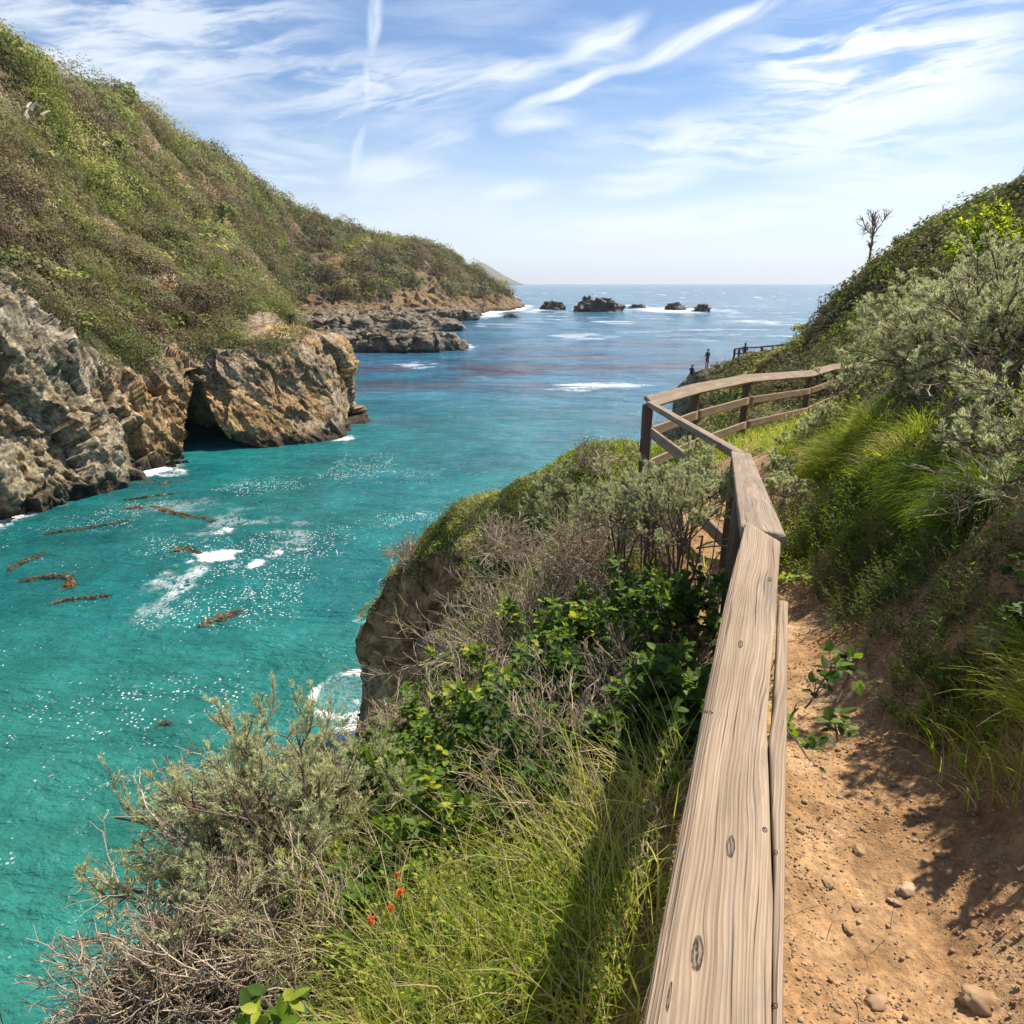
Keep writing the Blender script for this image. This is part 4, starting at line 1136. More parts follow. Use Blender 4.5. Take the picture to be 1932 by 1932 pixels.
def bramble(R, n0=22, nl=9, size=.055, tilt=(0, 0, 0), tone=0., up=.25, droop=.9):
    base = rng.normal(size=(n0, 3)) * [R * .35, R * .35, 0]
    L = R * rng.uniform(.7, 1.3, n0)
    S0 = stems(base, hemi(n0, up, tilt), L, 9, .4, droop, .15)
    S1, L1 = kids(S0, 3, .2, .95, .8, L, .45, 6, wander=.3, droop=.3)
    br = Acc(); V, f = tubes(S0, .0035, .0022, 4); br.add(V, f, .5); V, f = tubes(S1, .0024, .0014, 3); br.add(V, f, .6)
    fo = Acc()
    for S, per in ((S0, nl), (S1, nl)):
        idx = np.repeat(np.arange(len(S)), per); t = rng.uniform(.12, 1, len(idx))
        p, d = sample(S[idx], t)
        ou = unit(d * .4 + rnd(len(idx)) * .9 + [0, 0, .5]); pe = size * rng.uniform(.5, 1., len(idx))
        pp = stems(p, ou, pe, 3, .1); V, f = tubes(pp, .0012, .0009, 3); br.add(V, f, .8)
        tip = pp[:, -1]; ti = np.clip(rng.normal(.42 + tone, .2, len(idx)), 0, 1); sz = size * rng.uniform(.6, 1.25, len(idx))
        side = unit(np.cross(ou, [0, 0, 1.]) + 1e-6)
        upn = unit(np.array([0, 0, 1.]) + .45 * rnd(len(idx)))
        for a, s_ in ((0, 1.), (1.15, .82), (-1.15, .82)):
            dd = unit(ou * math.cos(a) + side * math.sin(a) + [0, 0, -.25] + .15 * rnd(len(idx)))
            V, f = leaves(tip, dd, upn, sz * s_, sz * s_ * .68, T_BROAD)
            fo.add(V, f, np.repeat(np.clip(ti + rng.normal(0, .05, len(idx)), 0, 1), len(T_BROAD[0])))
    return br, fo

def herb_patch(R, n0=60, L=.35, nl=18, size=.05, wr=.26, tilt=(0, 0, 0), tone=0., surf=None, templ=T_LANCE, flat=.0):
    a = rng.uniform(0, 6.283, n0); r = R * np.sqrt(rng.uniform(0, 1, n0))
    base = np.column_stack([r * np.cos(a), r * np.sin(a), np.zeros(n0)])
    Ls = L * rng.uniform(.6, 1.2, n0)
    d = unit(np.column_stack([base[:, :2] / max(R, .01) * .5, np.full(n0, 1.)]) + .25 * rnd(n0) + np.array(tilt))
    return base, Ls, d

def herb_build(base, d, Ls, nl, size, wr, tone, templ=T_LANCE, stemr=.0018):
    S0 = stems(base, d, Ls, 6, .25, .12, .1)
    br = Acc(); V, f = tubes(S0, stemr, stemr * .6, 3); br.add(V, f, .8)
    fo = Acc(); idx = np.repeat(np.arange(len(S0)), nl); t = np.tile(np.linspace(.12, 1, nl), len(S0)) + rng.normal(0, .02, len(idx))
    p, dd = sample(S0[idx], t)
    ang = np.tile(np.arange(nl) * 2.4, len(S0)) + rng.uniform(0, 6, len(S0))[idx]
    o = np.column_stack([np.cos(ang), np.sin(ang), np.zeros(len(ang))])
    ld = unit(o + dd * (.3 + .8 * t[:, None] ** 2))
    sz = size * rng.uniform(.65, 1.2, len(idx)) * (1.1 - .5 * t)
    V, f = leaves(p, ld, unit(np.array([0, 0, 1.]) + .3 * rnd(len(idx))), sz, sz * wr, templ)
    ti = np.clip(rng.normal(.5 + tone, .14, len(S0))[idx] + .25 * (t - .5) + rng.normal(0, .06, len(idx)), 0, 1)
    fo.add(V, f, np.repeat(ti, len(templ[0])))
    return br, fo

def plant(name, loc, br, fo, mbr, mfo, label, cat, group=None, fname='foliage', bname='stems', rotz=0):
    root = link(name, None, loc=loc, label=label, cat=cat, group=group, rotz=rotz)
    if br is not None: link(bname, br.me(bname, mbr), parent=root)
    if fo is not None: link(fname, fo.me(fname, mfo), parent=root)
    return root

def at(px, py, d, sink=.03):
    """ground under the spot seen at survey pixel px,py at depth d"""
    p = P(px, py, d); z = gz(p[None, :2])[0]
    return np.array([p[0], p[1], z - sink]), p[2] - z

def march(px, py, dmax=80):
    r = ray(px, py); ds = np.exp(np.linspace(math.log(.5), math.log(dmax), 500))
    Q = np.array([0, 0, H]) + ds[:, None] * r; hz = gz(Q[:, :2]); k = np.argmax(Q[:, 2] < hz)
    return np.array([Q[k, 0], Q[k, 1], hz[k]]) if Q[k, 2] < hz[k] else None

def domes(C, Nn, r, e, per_area, tint, flat=.75, jit=.10, sizej=.35):
    """clumps of leaf-sized faces over low mounds (C centres, Nn normals, r radii, e leaf-clump size)"""
    m = np.maximum(6, (per_area * 5.0 * r * r / (e * e))).astype(int)
    i = np.repeat(np.arange(len(C)), m); n = len(i)
    d = rnd(n); s = (d * Nn[i]).sum(1); d = np.where((s < -.15)[:, None], -d, d)
    lump = 1 + .30 * vnoise(d * 2.2 + C[i] * .7, 5) + .18 * vnoise(d * 5.0 + C[i], 6)
    rad = r[i] * lump * rng.uniform(.72, 1.0, n) ** .5
    p = C[i] + d * rad[:, None]; p -= Nn[i] * (np.maximum((d * Nn[i]).sum(1), 0) * rad * (1 - flat))[:, None]
    nn = unit(d + .30 * rnd(n)); tan = unit(np.cross(nn, rnd(n)))
    sz = e[i] * rng.uniform(1 - sizej, 1 + sizej, n)
    V, f = leaves(p, tan, nn, sz, sz, T_CLUMP)
    ti = np.clip(tint[i] + rng.normal(0, jit, n), 0, 1)
    return V, f, np.repeat(ti, 4)
# ------------------------------------------------------------------ scrub on the far side of the cove
def hill_scrub():
    V, Fq = HILL_V, HILL_F
    c = V[Fq].mean(1)
    nrm = np.cross(V[Fq[:, 2]] - V[Fq[:, 0]], V[Fq[:, 3]] - V[Fq[:, 1]]); ar = np.linalg.norm(nrm, axis=1) / 2; nrm = unit(nrm)
    vg = HILL_ATTR['veg'][Fq].mean(1); d = np.linalg.norm(c[:, :2], axis=1)
    rowf = row_h[Fq].mean(1)
    rad = np.clip(.0150 * d, .8, 3.3)
    lam = ar / (rad ** 2) * .95 * np.where(vg > .55, 1, np.where(vg > .2, .12, 0)) * (rowf < 6.35) * (c[:, 2] > 3)
    lam = lam * sstep(-.55, -.1, (nrm * unit(-c + [0, 0, H])).sum(1))
    return c, nrm, d, rad, lam, vg
row_h = row_full = np.repeat(tr, nS)
c, nrm, d, rad, lam, vg = hill_scrub()
k = rng.random(len(c)) < lam
c, nrm, d, rad, vg = c[k], nrm[k], d[k], rad[k], vg[k]
up_n = unit(nrm * .6 + [0, 0, .7])
rr_ = rad * np.clip(rng.lognormal(-.15, .55, len(c)), .3, 2.6)
g1 = fbm(c / 22., 3, 201); g2 = fbm(c / 7., 2, 202)
tint = .44 + .52 * g1 + .50 * g2 + rng.normal(0, .14, len(c))
px_ = CX + F * c[:, 0] / (c[:, 1] * CT + (H - c[:, 2]) * ST)
lowgreen = sstep(95, 70, d) * sstep(15, 24, c[:, 2] + 0) * 0
tint = np.where(rng.random(len(c)) < .10, rng.uniform(0, .2, len(c)), tint)
tint = tint + .18 * sstep(-.2, .5, g1) * sstep(100, 75, d)
e = np.clip(.0021 * d, .14, .95) * rng.uniform(.8, 1.15, len(c))
print('scrub domes', len(c))
V, f, ti = domes(c - up_n * (rr_ * .12)[:, None], up_n, rr_, e, .60, tint, flat=1.0, jit=.07)
print('scrub quads', len(f))
link('scrub', mesh('scrub', V, f, [SCRB], dict(tint=ti)), kind='stuff')
# larger single shrubs that stand out of the scrub
pm = (row_h > 3.1) & (row_h < 6.3) & (HILL_ATTR['veg'] > .8)
cand = HILL_V[pm]; cd = np.linalg.norm(cand[:, :2], axis=1)
shr_lab = [('dark round shrub standing out of the scrub on the cove hillside', .56, 'dark round shrubs on the hillside'), ('grey sage mound standing out of the scrub on the cove hillside', .33, 'grey sage mounds on the hillside'),
           ('bright green low shrub standing out of the scrub on the cove hillside', .86, 'bright green shrubs on the hillside')]
proto = []
for (lb, tn, gr) in shr_lab:
    C0 = np.vstack([[0, 0, .25], rng.normal(size=(5, 3)) * [.5, .5, .18] + [0, 0, .25]]); r0 = np.array([.8] + [.5] * 5)
    V, f, ti = domes(C0, np.tile([0, 0, 1.], (6, 1)), r0, np.full(6, .17), .9, np.full(6, tn), jit=.13)
    proto.append(mesh('foliage', V, f, [SCRB], dict(tint=ti)))
pick = rng.choice(len(cand), 700, replace=False, p=(1 / cd ** 1.2) / (1 / cd ** 1.2).sum())
used = []; cnt = 0
for i_ in pick:
    q = cand[i_]; dq = cd[i_]
    if any(np.linalg.norm(q - u) < .035 * dq for u in used): continue
    dd_ = q[1] * CT + (H - q[2]) * ST; pxx = CX + F * q[0] / dd_
    if pxx < -10: continue
    used.append(q); kind_i = int(rng.choice(3, p=[.5, .25, .25])); lb, tn, gr = shr_lab[kind_i]
    o = link('shrub', proto[kind_i], label=lb, cat='shrub', group=gr, loc=q - np.array([0, 0, .1 * dq * .02]), rotz=rng.uniform(0, 6.28))
    s_ = min(dq, 300) * .024 * rng.uniform(.75, 1.35); o.scale = (s_, s_ * rng.uniform(.8, 1.1), s_ * rng.uniform(.6, .9))
    cnt += 1
    if cnt >= 95: break
print('shrubs', cnt)

# pampas grass on the upper slope, straw clump on the spur
def plume_clump(px, py, d, n, Lm, label, name='pampas_grass', plume=True):
    p0 = P(px, py, d)
    i_ = np.argmin(np.linalg.norm((HILL_V - p0), axis=1)); p0 = HILL_V[i_] + [0, 0, 1.0 if d > 90 else -.1]
    a = Acc(); base = rng.normal(size=(n * 8, 3)) * [.5, .5, 0]; 
    V, f, kk = blades(base, hemi(n * 8, .6), Lm * .6 * rng.uniform(.5, 1, n * 8), Lm * .035, 5, .9); a.add(V, f, np.repeat(rng.uniform(.75, 1, n * 8), kk))
    root = link(name, None, loc=p0, label=label, cat='grass clump')
    link('leaves', a.me('leaves', GRAS), parent=root)
    if plume:
        b = rng.normal(size=(n, 3)) * [.5, .5, 0]; S = stems(b, unit(hemi(n, 1.2)), Lm * rng.uniform(.8, 1.15, n), 6, .1)
        pl = Acc()
        V, f = tubes(S, .03, .02, 3); pl.add(V, f, .9)
        top = stems(S[:, -1], unit(S[:, -1] - S[:, -2]), Lm * .35, 5, .1, .3); r = Lm * .06
        V, f = tubes(top, r, r * .3, 5); pl.add(V, f, 1.)
        link('plumes', pl.me('plumes', PLUME), parent=root)
PLUME = foliage_mat('plume', [(0, (.4, .33, .22)), (1, (.62, .54, .42))], .3)
plume_clump(62, 270, 92, 14, 4.2, 'pampas grass with pale plumes high on the left hillside')
plume_clump(190, 310, 118, 8, 4.0, 'sparse pampas grass leaning right on the upper hillside')
plume_clump(545, 632, 86.5, 22, 2.6, 'straw-yellow dry grass clump on top of the cave spur', 'dry_grass_clump', False)

# ------------------------------------------------------------------ the near slope: hill on the right, nose on the left
NV, NF = NEAR_V, NEAR_F
c = NV[NF].mean(1); nrm = np.cross(NV[NF[:, 2]] - NV[NF[:, 0]], NV[NF[:, 3]] - NV[NF[:, 1]]); ar = np.linalg.norm(nrm, axis=1) / 2; nrm = unit(nrm)
vg = wc[NF].mean(1); wpf = wp[NF].mean(1); dist = np.linalg.norm(c - [0, 0, H], axis=1)
dp = poly_dist(c[:, :2], PATHA)[0]; dr = poly_dist(c[:, :2], RAIL)[0]
def pxy(q):
    dd = q[:, 1] * CT + (H - q[:, 2]) * ST
    return CX + F * q[:, 0] / dd, CX - F * ((q[:, 2] - H) * CT + q[:, 1] * ST) / dd, dd
cpx, cpy, cdd = pxy(c)
inview = (cdd > .3) & (cpx > -250) & (cpx < 2800) & (cpy > -100) & (cpy < 2150)
# hill scrub beyond ten metres on the right; low succulent cover on the nose
right = (c[:, 0] > 2.6 + 0 * c[:, 1]) & (c[:, 1] > 8)
rad = np.clip(.028 * dist, .22, .85)
lam = ar / rad ** 2 * 1.5 * right * inview * (vg > .5) * (dp > .75) * (dr > .45) * (dist > 9)
lam = lam * ((c[:, 1] < 55) | (c[:, 0] > 21)) * ((cpx > 1352) | (c[:, 1] < 35))
lam = np.where((dr < 4.5) & (c[:, 1] < 24), lam * .35, lam)
k = rng.random(len(c)) < lam
C, Nn, D_, r_ = c[k], unit(nrm[k] * .6 + [0, 0, .7]), dist[k], rad[k] * np.clip(rng.lognormal(-.1, .35, k.sum()), .4, 2.0)
tint = .60 + .60 * fbm(C / 3.5, 3, 211) + rng.normal(0, .16, len(C))
tint = np.where(rng.random(len(C)) < .22, rng.uniform(0, .3, len(C)), tint)
V, f, ti = domes(C - Nn * (r_ * .2)[:, None], Nn, r_, np.clip(.0034 * D_, .035, .3), .65, tint, jit=.12)
print('right scrub', len(C), len(f))
link('hill_scrub', mesh('hill_scrub', V, f, [SCRB], dict(tint=ti)), kind='stuff')
nose = (c[:, 0] < 2.2) & (c[:, 1] > 10.5) & (c[:, 1] < 27)
rad = np.clip(.015 * dist, .09, .42) 
lam = ar / rad ** 2 * 1.7 * nose * inview * np.where(vg > .45, 1, np.where(vg > .02, .25, 0))
k = rng.random(len(c)) < lam
C, Nn, D_, r_ = c[k], unit(nrm[k] * .5 + [0, 0, .7]), dist[k], rad[k] * rng.uniform(.5, 1.5, k.sum())
tint = .72 + .45 * fbm(C / 1.0, 3, 221) + rng.normal(0, .10, len(C)); tint = np.where((vg[k] < .7) & (rng.random(len(C)) < .6), .1, tint)
V, f, ti = domes(C, Nn, r_, np.clip(.0026 * D_, .02, .2), .7, tint, jit=.10)
print('nose cover', len(C), len(f))
link('ground_cover', mesh('ground_cover', V, f, [SCRB], dict(tint=ti)), kind='stuff')
# low leaf litter and weeds on the near ground: small leaves close to the soil
low = inview & (dist < 13) & (vg > .3) & (dp > .62) & (c[:, 1] > 0.1)
dens = 520 * np.clip(3.2 / dist, .25, 1.3) ** 1.2
dens = dens * np.where((c[:, 0] > 1.2) & (dp < 1.25) & (c[:, 1] < 6), np.where(dp > .85, .5, .06), 1) * np.where((dr < .35), .25, 1)
lam = ar * dens * low
cntp = rng.poisson(lam); idx = np.repeat(np.arange(len(c)), cntp)
p = c[idx] + nrm[idx] * rng.uniform(.0, .10, len(idx))[:, None] + .02 * rng.normal(size=(len(idx), 3))
n_ = len(idx); sz = rng.uniform(.014, .04, n_) * np.clip(dist[idx] / 4, .8, 2)
V, f = leaves(p, unit(rnd(n_) + nrm[idx] * .5), unit(nrm[idx] + .6 * rnd(n_)), sz, sz * .6, T_LANCE)
link('undergrowth', mesh('undergrowth', V, f, [HERB], dict(tint=np.repeat(np.clip(.42 + .3 * fbm(p / .7, 2, 7) + rng.normal(0, .18, n_), 0, 1), 7))), kind='stuff')
print('undergrowth', n_)

# ------------------------------------------------------------------ grass
def grass(name, mask, dens, L, w, tint, tj=.13, lean=(0, 0, 0), droop=.7, up=1.0, k=5):
    lam = ar * dens * mask; cn = rng.poisson(np.clip(lam, 0, 400)); idx = np.repeat(np.arange(len(c)), cn); n = len(idx)
    base = c[idx] + .012 * rng.normal(size=(n, 3)) * [1, 1, 0]
    Lb = np.broadcast_to(L, (len(c),))[idx] * rng.uniform(.45, 1.2, n)
    V, f, kk = blades(base, unit(nrm[idx] * .25 + [0, 0, up] + .42 * rnd(n) + np.array(lean)), Lb, w * rng.uniform(.6, 1.3, n), k, droop)
    ti = np.clip(np.broadcast_to(tint, (len(c),))[idx] + rng.normal(0, tj, n), 0, 1)
    link(name, mesh(name, V, f, [GRAS], dict(tint=np.repeat(ti, kk))), kind='stuff'); print(name, n)
def tufts(name, wgt, ntuft, per, L, w, tint, rad=.04, droop=1.1, lean=(0, 0, 0), up=.9, tj=.09, wander=.2):
    p_ = ar * wgt; p_ = p_ / p_.sum(); ci = rng.choice(len(c), ntuft, p=p_)
    cen = c[ci] - [0, 0, .01]; nb_ = np.maximum(8, (per * rng.lognormal(0, .4, ntuft)).astype(int)); i_ = np.repeat(np.arange(ntuft), nb_); n = len(i_)
    off = rng.normal(size=(n, 3)) * [rad, rad, 0]
    d_ = unit(off / rad * .38 + [0, 0, up] + .22 * rnd(n) + np.array(lean) + nrm[ci][i_] * .25)
    sz = rng.lognormal(0, .22, ntuft)[i_]
    V, f, kk = blades(cen[i_] + off, d_, L * sz * rng.uniform(.5, 1.15, n), w * rng.uniform(.5, 1.3, n), 6, droop, wander)
    tt = np.clip((tint + .16 * rng.normal(size=ntuft))[i_] + rng.normal(0, tj, n), 0, 1)
    link(name, mesh(name, V, f, [GRAS], dict(tint=np.repeat(tt, kk))), kind='stuff'); print(name, n)
gn = fbm(c / .45, 3, 231); gb = fbm(c / 1.3, 2, 232)
lft = (c[:, 0] < np.interp(c[:, 1], RAIL[:, 1], RAIL[:, 0]) - .12)
# tall straw-green grass left of the rail
m1 = lft * (c[:, 1] > .1) * (c[:, 1] < 3.3) * (vg > .4) * inview * sstep(2.7, 1.9, c[:, 1]) * sstep(-.85, -.4, c[:, 0] + .25 * gb) * sstep(-.75, -.1, gn) * np.where(dr < .22, .3, 1)
tufts('tall_grass_tufts', m1, 75, 60, .40, .0038, .76, rad=.06, lean=(-.2, 0, 0), droop=.9, tj=.2, wander=.4)
grass('tall_grass', m1 * sstep(-.45, .25, fbm(c / .28, 2, 238) + .3 * gb), 900, .44, .0042, .74 + .40 * gb, lean=(-.25, .0, 0), droop=.8)
# bright grass between path and bank
def blob(px, py, d, r): 
    q, _ = at(px, py, d); return np.exp(-(np.hypot(c[:, 0] - q[0], c[:, 1] - q[1]) / r) ** 2)
def blobm(px, py, r):
    q = march(px, py); print('verge', px, py, None if q is None else (q.round(2), poly_dist(q[None, :2], PATHA)[0].round(2)))
    return np.zeros(len(c)) if q is None else np.exp(-(np.hypot(c[:, 0] - q[0], c[:, 1] - q[1]) / r) ** 2)
m2 = np.zeros(len(c))
for b_ in [(1500, 985, .40), (1530, 1045, .28), (1575, 1075, .25), (1545, 990, .40), (1590, 950, .45), (1540, 900, .5), (1470, 920, .4), (1440, 900, .4), (1630, 930, .35)]: m2 = np.maximum(m2, blobm(*b_))
tufts('bright_tufts', m2 * (m2 > .3) * (dp > .55) * inview, 70, 150, .30, .0045, .62, rad=.05)
grass('bright_grass', .35 * m2 * (m2 > .3) * (dp > .42) * inview * sstep(-.6, 0, gn), 2300, .26, .004, .60 + .15 * gb, droop=.8)
m3 = np.zeros(len(c))
for b_ in [(1625, 1110, .24), (1690, 1165, .22), (1745, 1150, .22), (1590, 1050, .28), (1660, 1060, .28), (1730, 1080, .25)]: m3 = np.maximum(m3, blobm(*b_))
tufts('dark_tufts', m3 * (m3 > .3) * inview * (dp > .55), 48, 220, .30, .0036, .34, rad=.035, droop=1.4, lean=(-.1, -.1, 0))
grass('dark_grass', .2 * m3 * (m3 > .3) * inview * (dp > .6), 4200, .27, .0035, .30 + .12 * gb, lean=(-.35, -.1, 0), droop=1.3)
m4 = np.zeros(len(c))
for b_ in [(1800, 1390, .16), (1860, 1450, .16), (1915, 1480, .17), (1840, 1330, .18), (1900, 1380, .2)]: m4 = np.maximum(m4, blobm(*b_))
tufts('path_side_tufts', m4 * (m4 > .35) * inview * (dp > .5), 24, 110, .21, .004, .60, rad=.035, droop=.9)
grass('path_side_grass', .4 * m4 * (m4 > .35) * inview, 4600, .22, .0036, .62 + .15 * gb, lean=(-.15, 0, 0), droop=.8)
# green verge along the far run of the fence
m5 = (dr < 3.2) * (c[:, 1] > 9.2) * (c[:, 1] < 24) * (vg > .5) * (dp > .4) * inview
grass('fence_grass', m5.astype(float), 330, .22, .009, .62 + .3 * gb, droop=.8, k=4)
m6 = inview * (c[:, 0] > 1.2) * (dist < 9) * (dp > .6) * (vg > .4) * sstep(.0, .4, gn)
grass('bank_grass', m6.astype(float), 200, .16, .0035, .55 + .3 * gb, droop=1.0)
m7 = lft * (c[:, 1] > 2.6) * (c[:, 1] < 12) * (vg > .4) * inview * sstep(-.1, .4, gn)
grass('slope_grass', m7.astype(float), 260, .26, .005, .66 + .3 * gb, droop=.8)

# dead twigs and straw lying about
lam = ar * inview * (dist < 7.5) * np.where(bankd[NF].mean(1) > .5, 420, np.where((c[:, 0] < 1.0) , 420, 60)) * (vg > .3) * np.where(wpf > .5, .25, 1)
idx = np.repeat(np.arange(len(c)), rng.poisson(np.clip(lam, 0, 60))); n_ = len(idx)
S = stems(c[idx] + nrm[idx] * rng.uniform(0, .03, n_)[:, None], unit(rnd(n_) - nrm[idx] * 0 + nrm[idx] * .15), rng.uniform(.04, .22, n_), 4, .35)
V, f = tubes(S, .0013, .0007, 3); link('dead_twigs', mesh('dead_twigs', V, f, [TWIG], dict(tint=np.repeat(rng.uniform(.2, .95, n_), 12))), kind='stuff'); print('dead twigs', n_)

# ------------------------------------------------------------------ single plants near the path
def sage(px, py, d, R, label, group=None, sink=None, **kw):
    global rng; rng = np.random.default_rng(int(px * 13 + py * 7))
    q, up_ = at(px, py, d)
    br, fo = sage_bush(R, **kw)
    # the bush reaches from the ground up to the spot where its middle shows
    lift = max(0.0, up_ - R * .55)
    q = q + np.array([0, 0, lift])
    if lift > .05:
        S = stems(np.tile([0, 0, -lift], (6, 1)) + rng.normal(size=(6, 3)) * [.04, .04, 0], np.tile([0, 0, 1.], (6, 1)) + .15 * rnd(6), lift * 1.1, 6, .25)
        V, f = tubes(S, R * .02, R * .014, 5); br.add(V, f, .3)
    return plant('sage_bush', q, br, fo, BARK, SAGE, label, 'sage bush', group, bname='branches')
sage(540, 1560, 3.4, .86, 'large silvery sage bush on the cliff edge at lower left above the turquoise water', n0=54, n1=7, n2=6, needles=46, nl=.034, nw=.0042, tone=.22, up=.3)
sage(640, 1440, 3.9, .45, 'upright silvery sage branch rising from the top of the large front bush', n0=20, n1=5, n2=5, needles=26, nl=.028, nw=.0034, tone=.15, up=.9)
sage(190, 1915, 2.6, .17, 'small silvery sage clump at the bottom left corner', n0=14, n1=4, n2=4, needles=26, nl=.02, nw=.003, tone=.05)
sage(1290, 950, 4.5, .50, 'open sage bush with dark branching stems leaning on the rail', n0=16, n1=5, n2=6, needles=32, nl=.028, nw=.0036, tone=-.05, up=.5)
sage(1180, 915, 6.2, .62, 'grey sage bush in front of the dark corner post of the fence', n0=20, n1=5, n2=5, needles=30, nl=.036, nw=.005, tone=-.02)
sage(1100, 960, 7.8, .7, 'sage bush on the ridge of the nose with dry stems round it', n0=18, n1=5, n2=5, needles=26, nl=.04, nw=.006, tone=-.05)
sage(1350, 900, 4.9, .30, 'small sage bush below the kink of the handrail', n0=14, n1=5, n2=5, needles=30, nl=.026, nw=.0036)
sage(1800, 640, 6.2, .88, 'huge feathery sage bush hanging over the path from the bank', n0=34, n1=6, n2=6, needles=40, nl=.045, nw=.0055, tilt=(-.35, -.3, 0), tone=.05, droop=.25)
sage(1915, 650, 5.0, .8, 'feathery sage bush at the right picture edge on the bank', n0=26, n1=6, n2=6, needles=36, nl=.04, nw=.005, tilt=(-.3, -.2, 0), tone=.02, droop=.2)
sage(1870, 540, 6.6, .85, 'tall sage bush highest on the bank under the yellow-green leaves', n0=24, n1=6, n2=6, needles=32, nl=.045, nw=.006, tone=.05)
sage(1725, 575, 7.2, .6, 'upright sage bush at the seaward end of the bank bushes', n0=20, n1=5, n2=6, needles=32, nl=.045, nw=.006, tone=.08, up=.8)
sage(1640, 700, 8.5, .6, 'sage bush hiding the far end of the timber fence', n0=20, n1=5, n2=6, needles=30, nl=.045, nw=.007, tone=.0)
sage(1545, 800, 8.2, .44, 'round grey-green sage bush beside the path below the fence', n0=22, n1=5, n2=6, needles=30, nl=.04, nw=.006, tone=.1, up=.1)
sage(1460, 868, 6.6, .24, 'small round sage tuft in the grass by the rail kink', n0=16, n1=4, n2=6, needles=28, nl=.03, nw=.005, tone=.15, up=.1)
sage(1485, 905, 6.0, .24, 'small round sage tuft nearest the path on the verge', n0=16, n1=4, n2=6, needles=28, nl=.03, nw=.005, tone=.15, up=.1)
sage(1905, 1195, 2.75, .15, 'small dark sage tuft on the earth bank above bright grass', n0=12, n1=4, n2=5, needles=24, nl=.02, nw=.003, tone=-.15)

def dry(px, py, d, R, label, name='dry_bush', lift_k=.35, **kw):
    global rng; rng = np.random.default_rng(int(px * 13 + py * 7))
    q, up_ = at(px, py, d); q = q + np.array([0, 0, max(0, up_ - R * lift_k - .1)])
    br, S2 = twig_bush(R, **kw)
    root = link(name, br.me('twigs', TWIG), loc=q, label=label, cat='dry bush')
    return root
dry(430, 1700, 2.9, .58, 'tangle of bare pinkish twigs spreading over the water at lower left', n0=100, n1=6, n2=4, tilt=(-.25, -.05, 0), up=.15)
dry(560, 1760, 2.6, .48, 'mass of bare grey twigs below the large sage bush', n0=130, n1=5, n2=4, up=.2)
dry(430, 1480, 3.3, .45, 'thin bare twigs rising above the left end of the sage bush', n0=26, n1=4, n2=3, tilt=(-.2, 0, .4), up=.6)
dry(640, 1600, 3.3, .5, 'bare upright stems between the sage bush and the brambles', n0=40, n1=4, n2=3, up=.8)
dry(1010, 1180, 6.2, 1.0, 'big thicket of bare grey twigs above the rock face of the nose', n0=110, n1=6, n2=4, thick=1.5, tilt=(-.2, 0, 0))
dry(1130, 1030, 7.0, .9, 'bare grey twigs between the sage bush and the nose ridge', n0=90, n1=6, n2=4, thick=1.6, tilt=(-.2, 0, 0))
dry(900, 1400, 5.0, .65, 'bare twigs among brambles near the cliff edge', n0=70, n1=6, n2=4, thick=1.2)
dry(1130, 1390, 3.9, .5, 'tangle of bare curved twigs in the dark hollow beside the rail', n0=60, n1=6, n2=4, thick=1.1)
dry(740, 1420, 4.6, .45, 'fine bare stems at the lip of the cliff', n0=50, n1=5, n2=4, up=.7)
dry(1250, 1210, 4.0, .4, 'small tangle of bare twigs close to the rail', n0=40, n1=5, n2=4)
dry(1110, 830, 9.5, .55, 'bare leafless twigs standing against the blue water', n0=14, n1=4, n2=4, up=1.2, thick=2.0, lift_k=.6)
dry(1890, 720, 4.6, .5, 'bare drooping branches under the huge sage bush', n0=26, n1=4, n2=3, tilt=(-.6, -.2, -.2), thick=1.6)
dry(1920, 900, 3.4, .4, 'dry roots and twigs on the earth bank', n0=30, n1=4, n2=3, tilt=(-.5, -.2, -.3))
dry(1590, 580, 41, 1.3, 'small bare bush on the far slope against the sea', n0=24, n1=5, n2=4, up=1.0, thick=7)

dry(1000, 1560, 2.9, .5, 'bare brown stems standing in the tall grass', n0=34, n1=4, n2=3, up=.6)
dry(1080, 1440, 3.3, .5, 'curved dry twigs arching over the dark hollow', n0=50, n1=5, n2=3, up=.2)
dry(620, 1800, 2.4, .42, 'pale dry stalks leaning left through the weeds', n0=50, n1=3, n2=2, tilt=(-.35, 0, .2), up=.6)
dry(1150, 1600, 2.5, .3, 'thin dry twigs at the grass edge beside the rail', n0=24, n1=4, n2=3, up=.4)
def bram(px, py, d, R, label, **kw):
    global rng; rng = np.random.default_rng(int(px * 13 + py * 7))
    q, up_ = at(px, py, d); q = q + np.array([0, 0, max(0, up_ - R * .5 - .1)])
    br, fo = bramble(R, **kw)
    return plant('bramble', q, br, fo, BARK, BRAM, label, 'bramble', fname='leaves', bname='canes')
bram(1010, 1200, 5.6, .55, 'leafy bramble in the middle of the bare thicket', n0=20, size=.065, tone=.22)
bram(1270, 1110, 4.1, .42, 'dark green bramble right under the rail edge', n0=24, size=.055, tone=.05)
bram(1170, 1130, 5.0, .45, 'bramble with mixed light leaves below the open sage bush', n0=18, size=.055, tone=.2)
bram(880, 1260, 6.0, .5, 'bright bramble sprays over the rock face', n0=14, size=.06, tone=.25)
bram(1060, 1330, 4.4, .42, 'large-leaved bramble beside the curved twigs', n0=20, size=.07, tone=.2)
bram(1280, 1280, 3.1, .30, 'broad-leaved bramble touching the left side of the rail', n0=18, size=.062, tone=.12)
bram(1180, 1240, 4.0, .42, 'shaded bramble in the hollow left of the rail', n0=24, size=.06, tone=.02)
bram(800, 1450, 4.4, .42, 'yellow-green bramble near the cliff edge at centre', n0=26, size=.05, tone=.22)
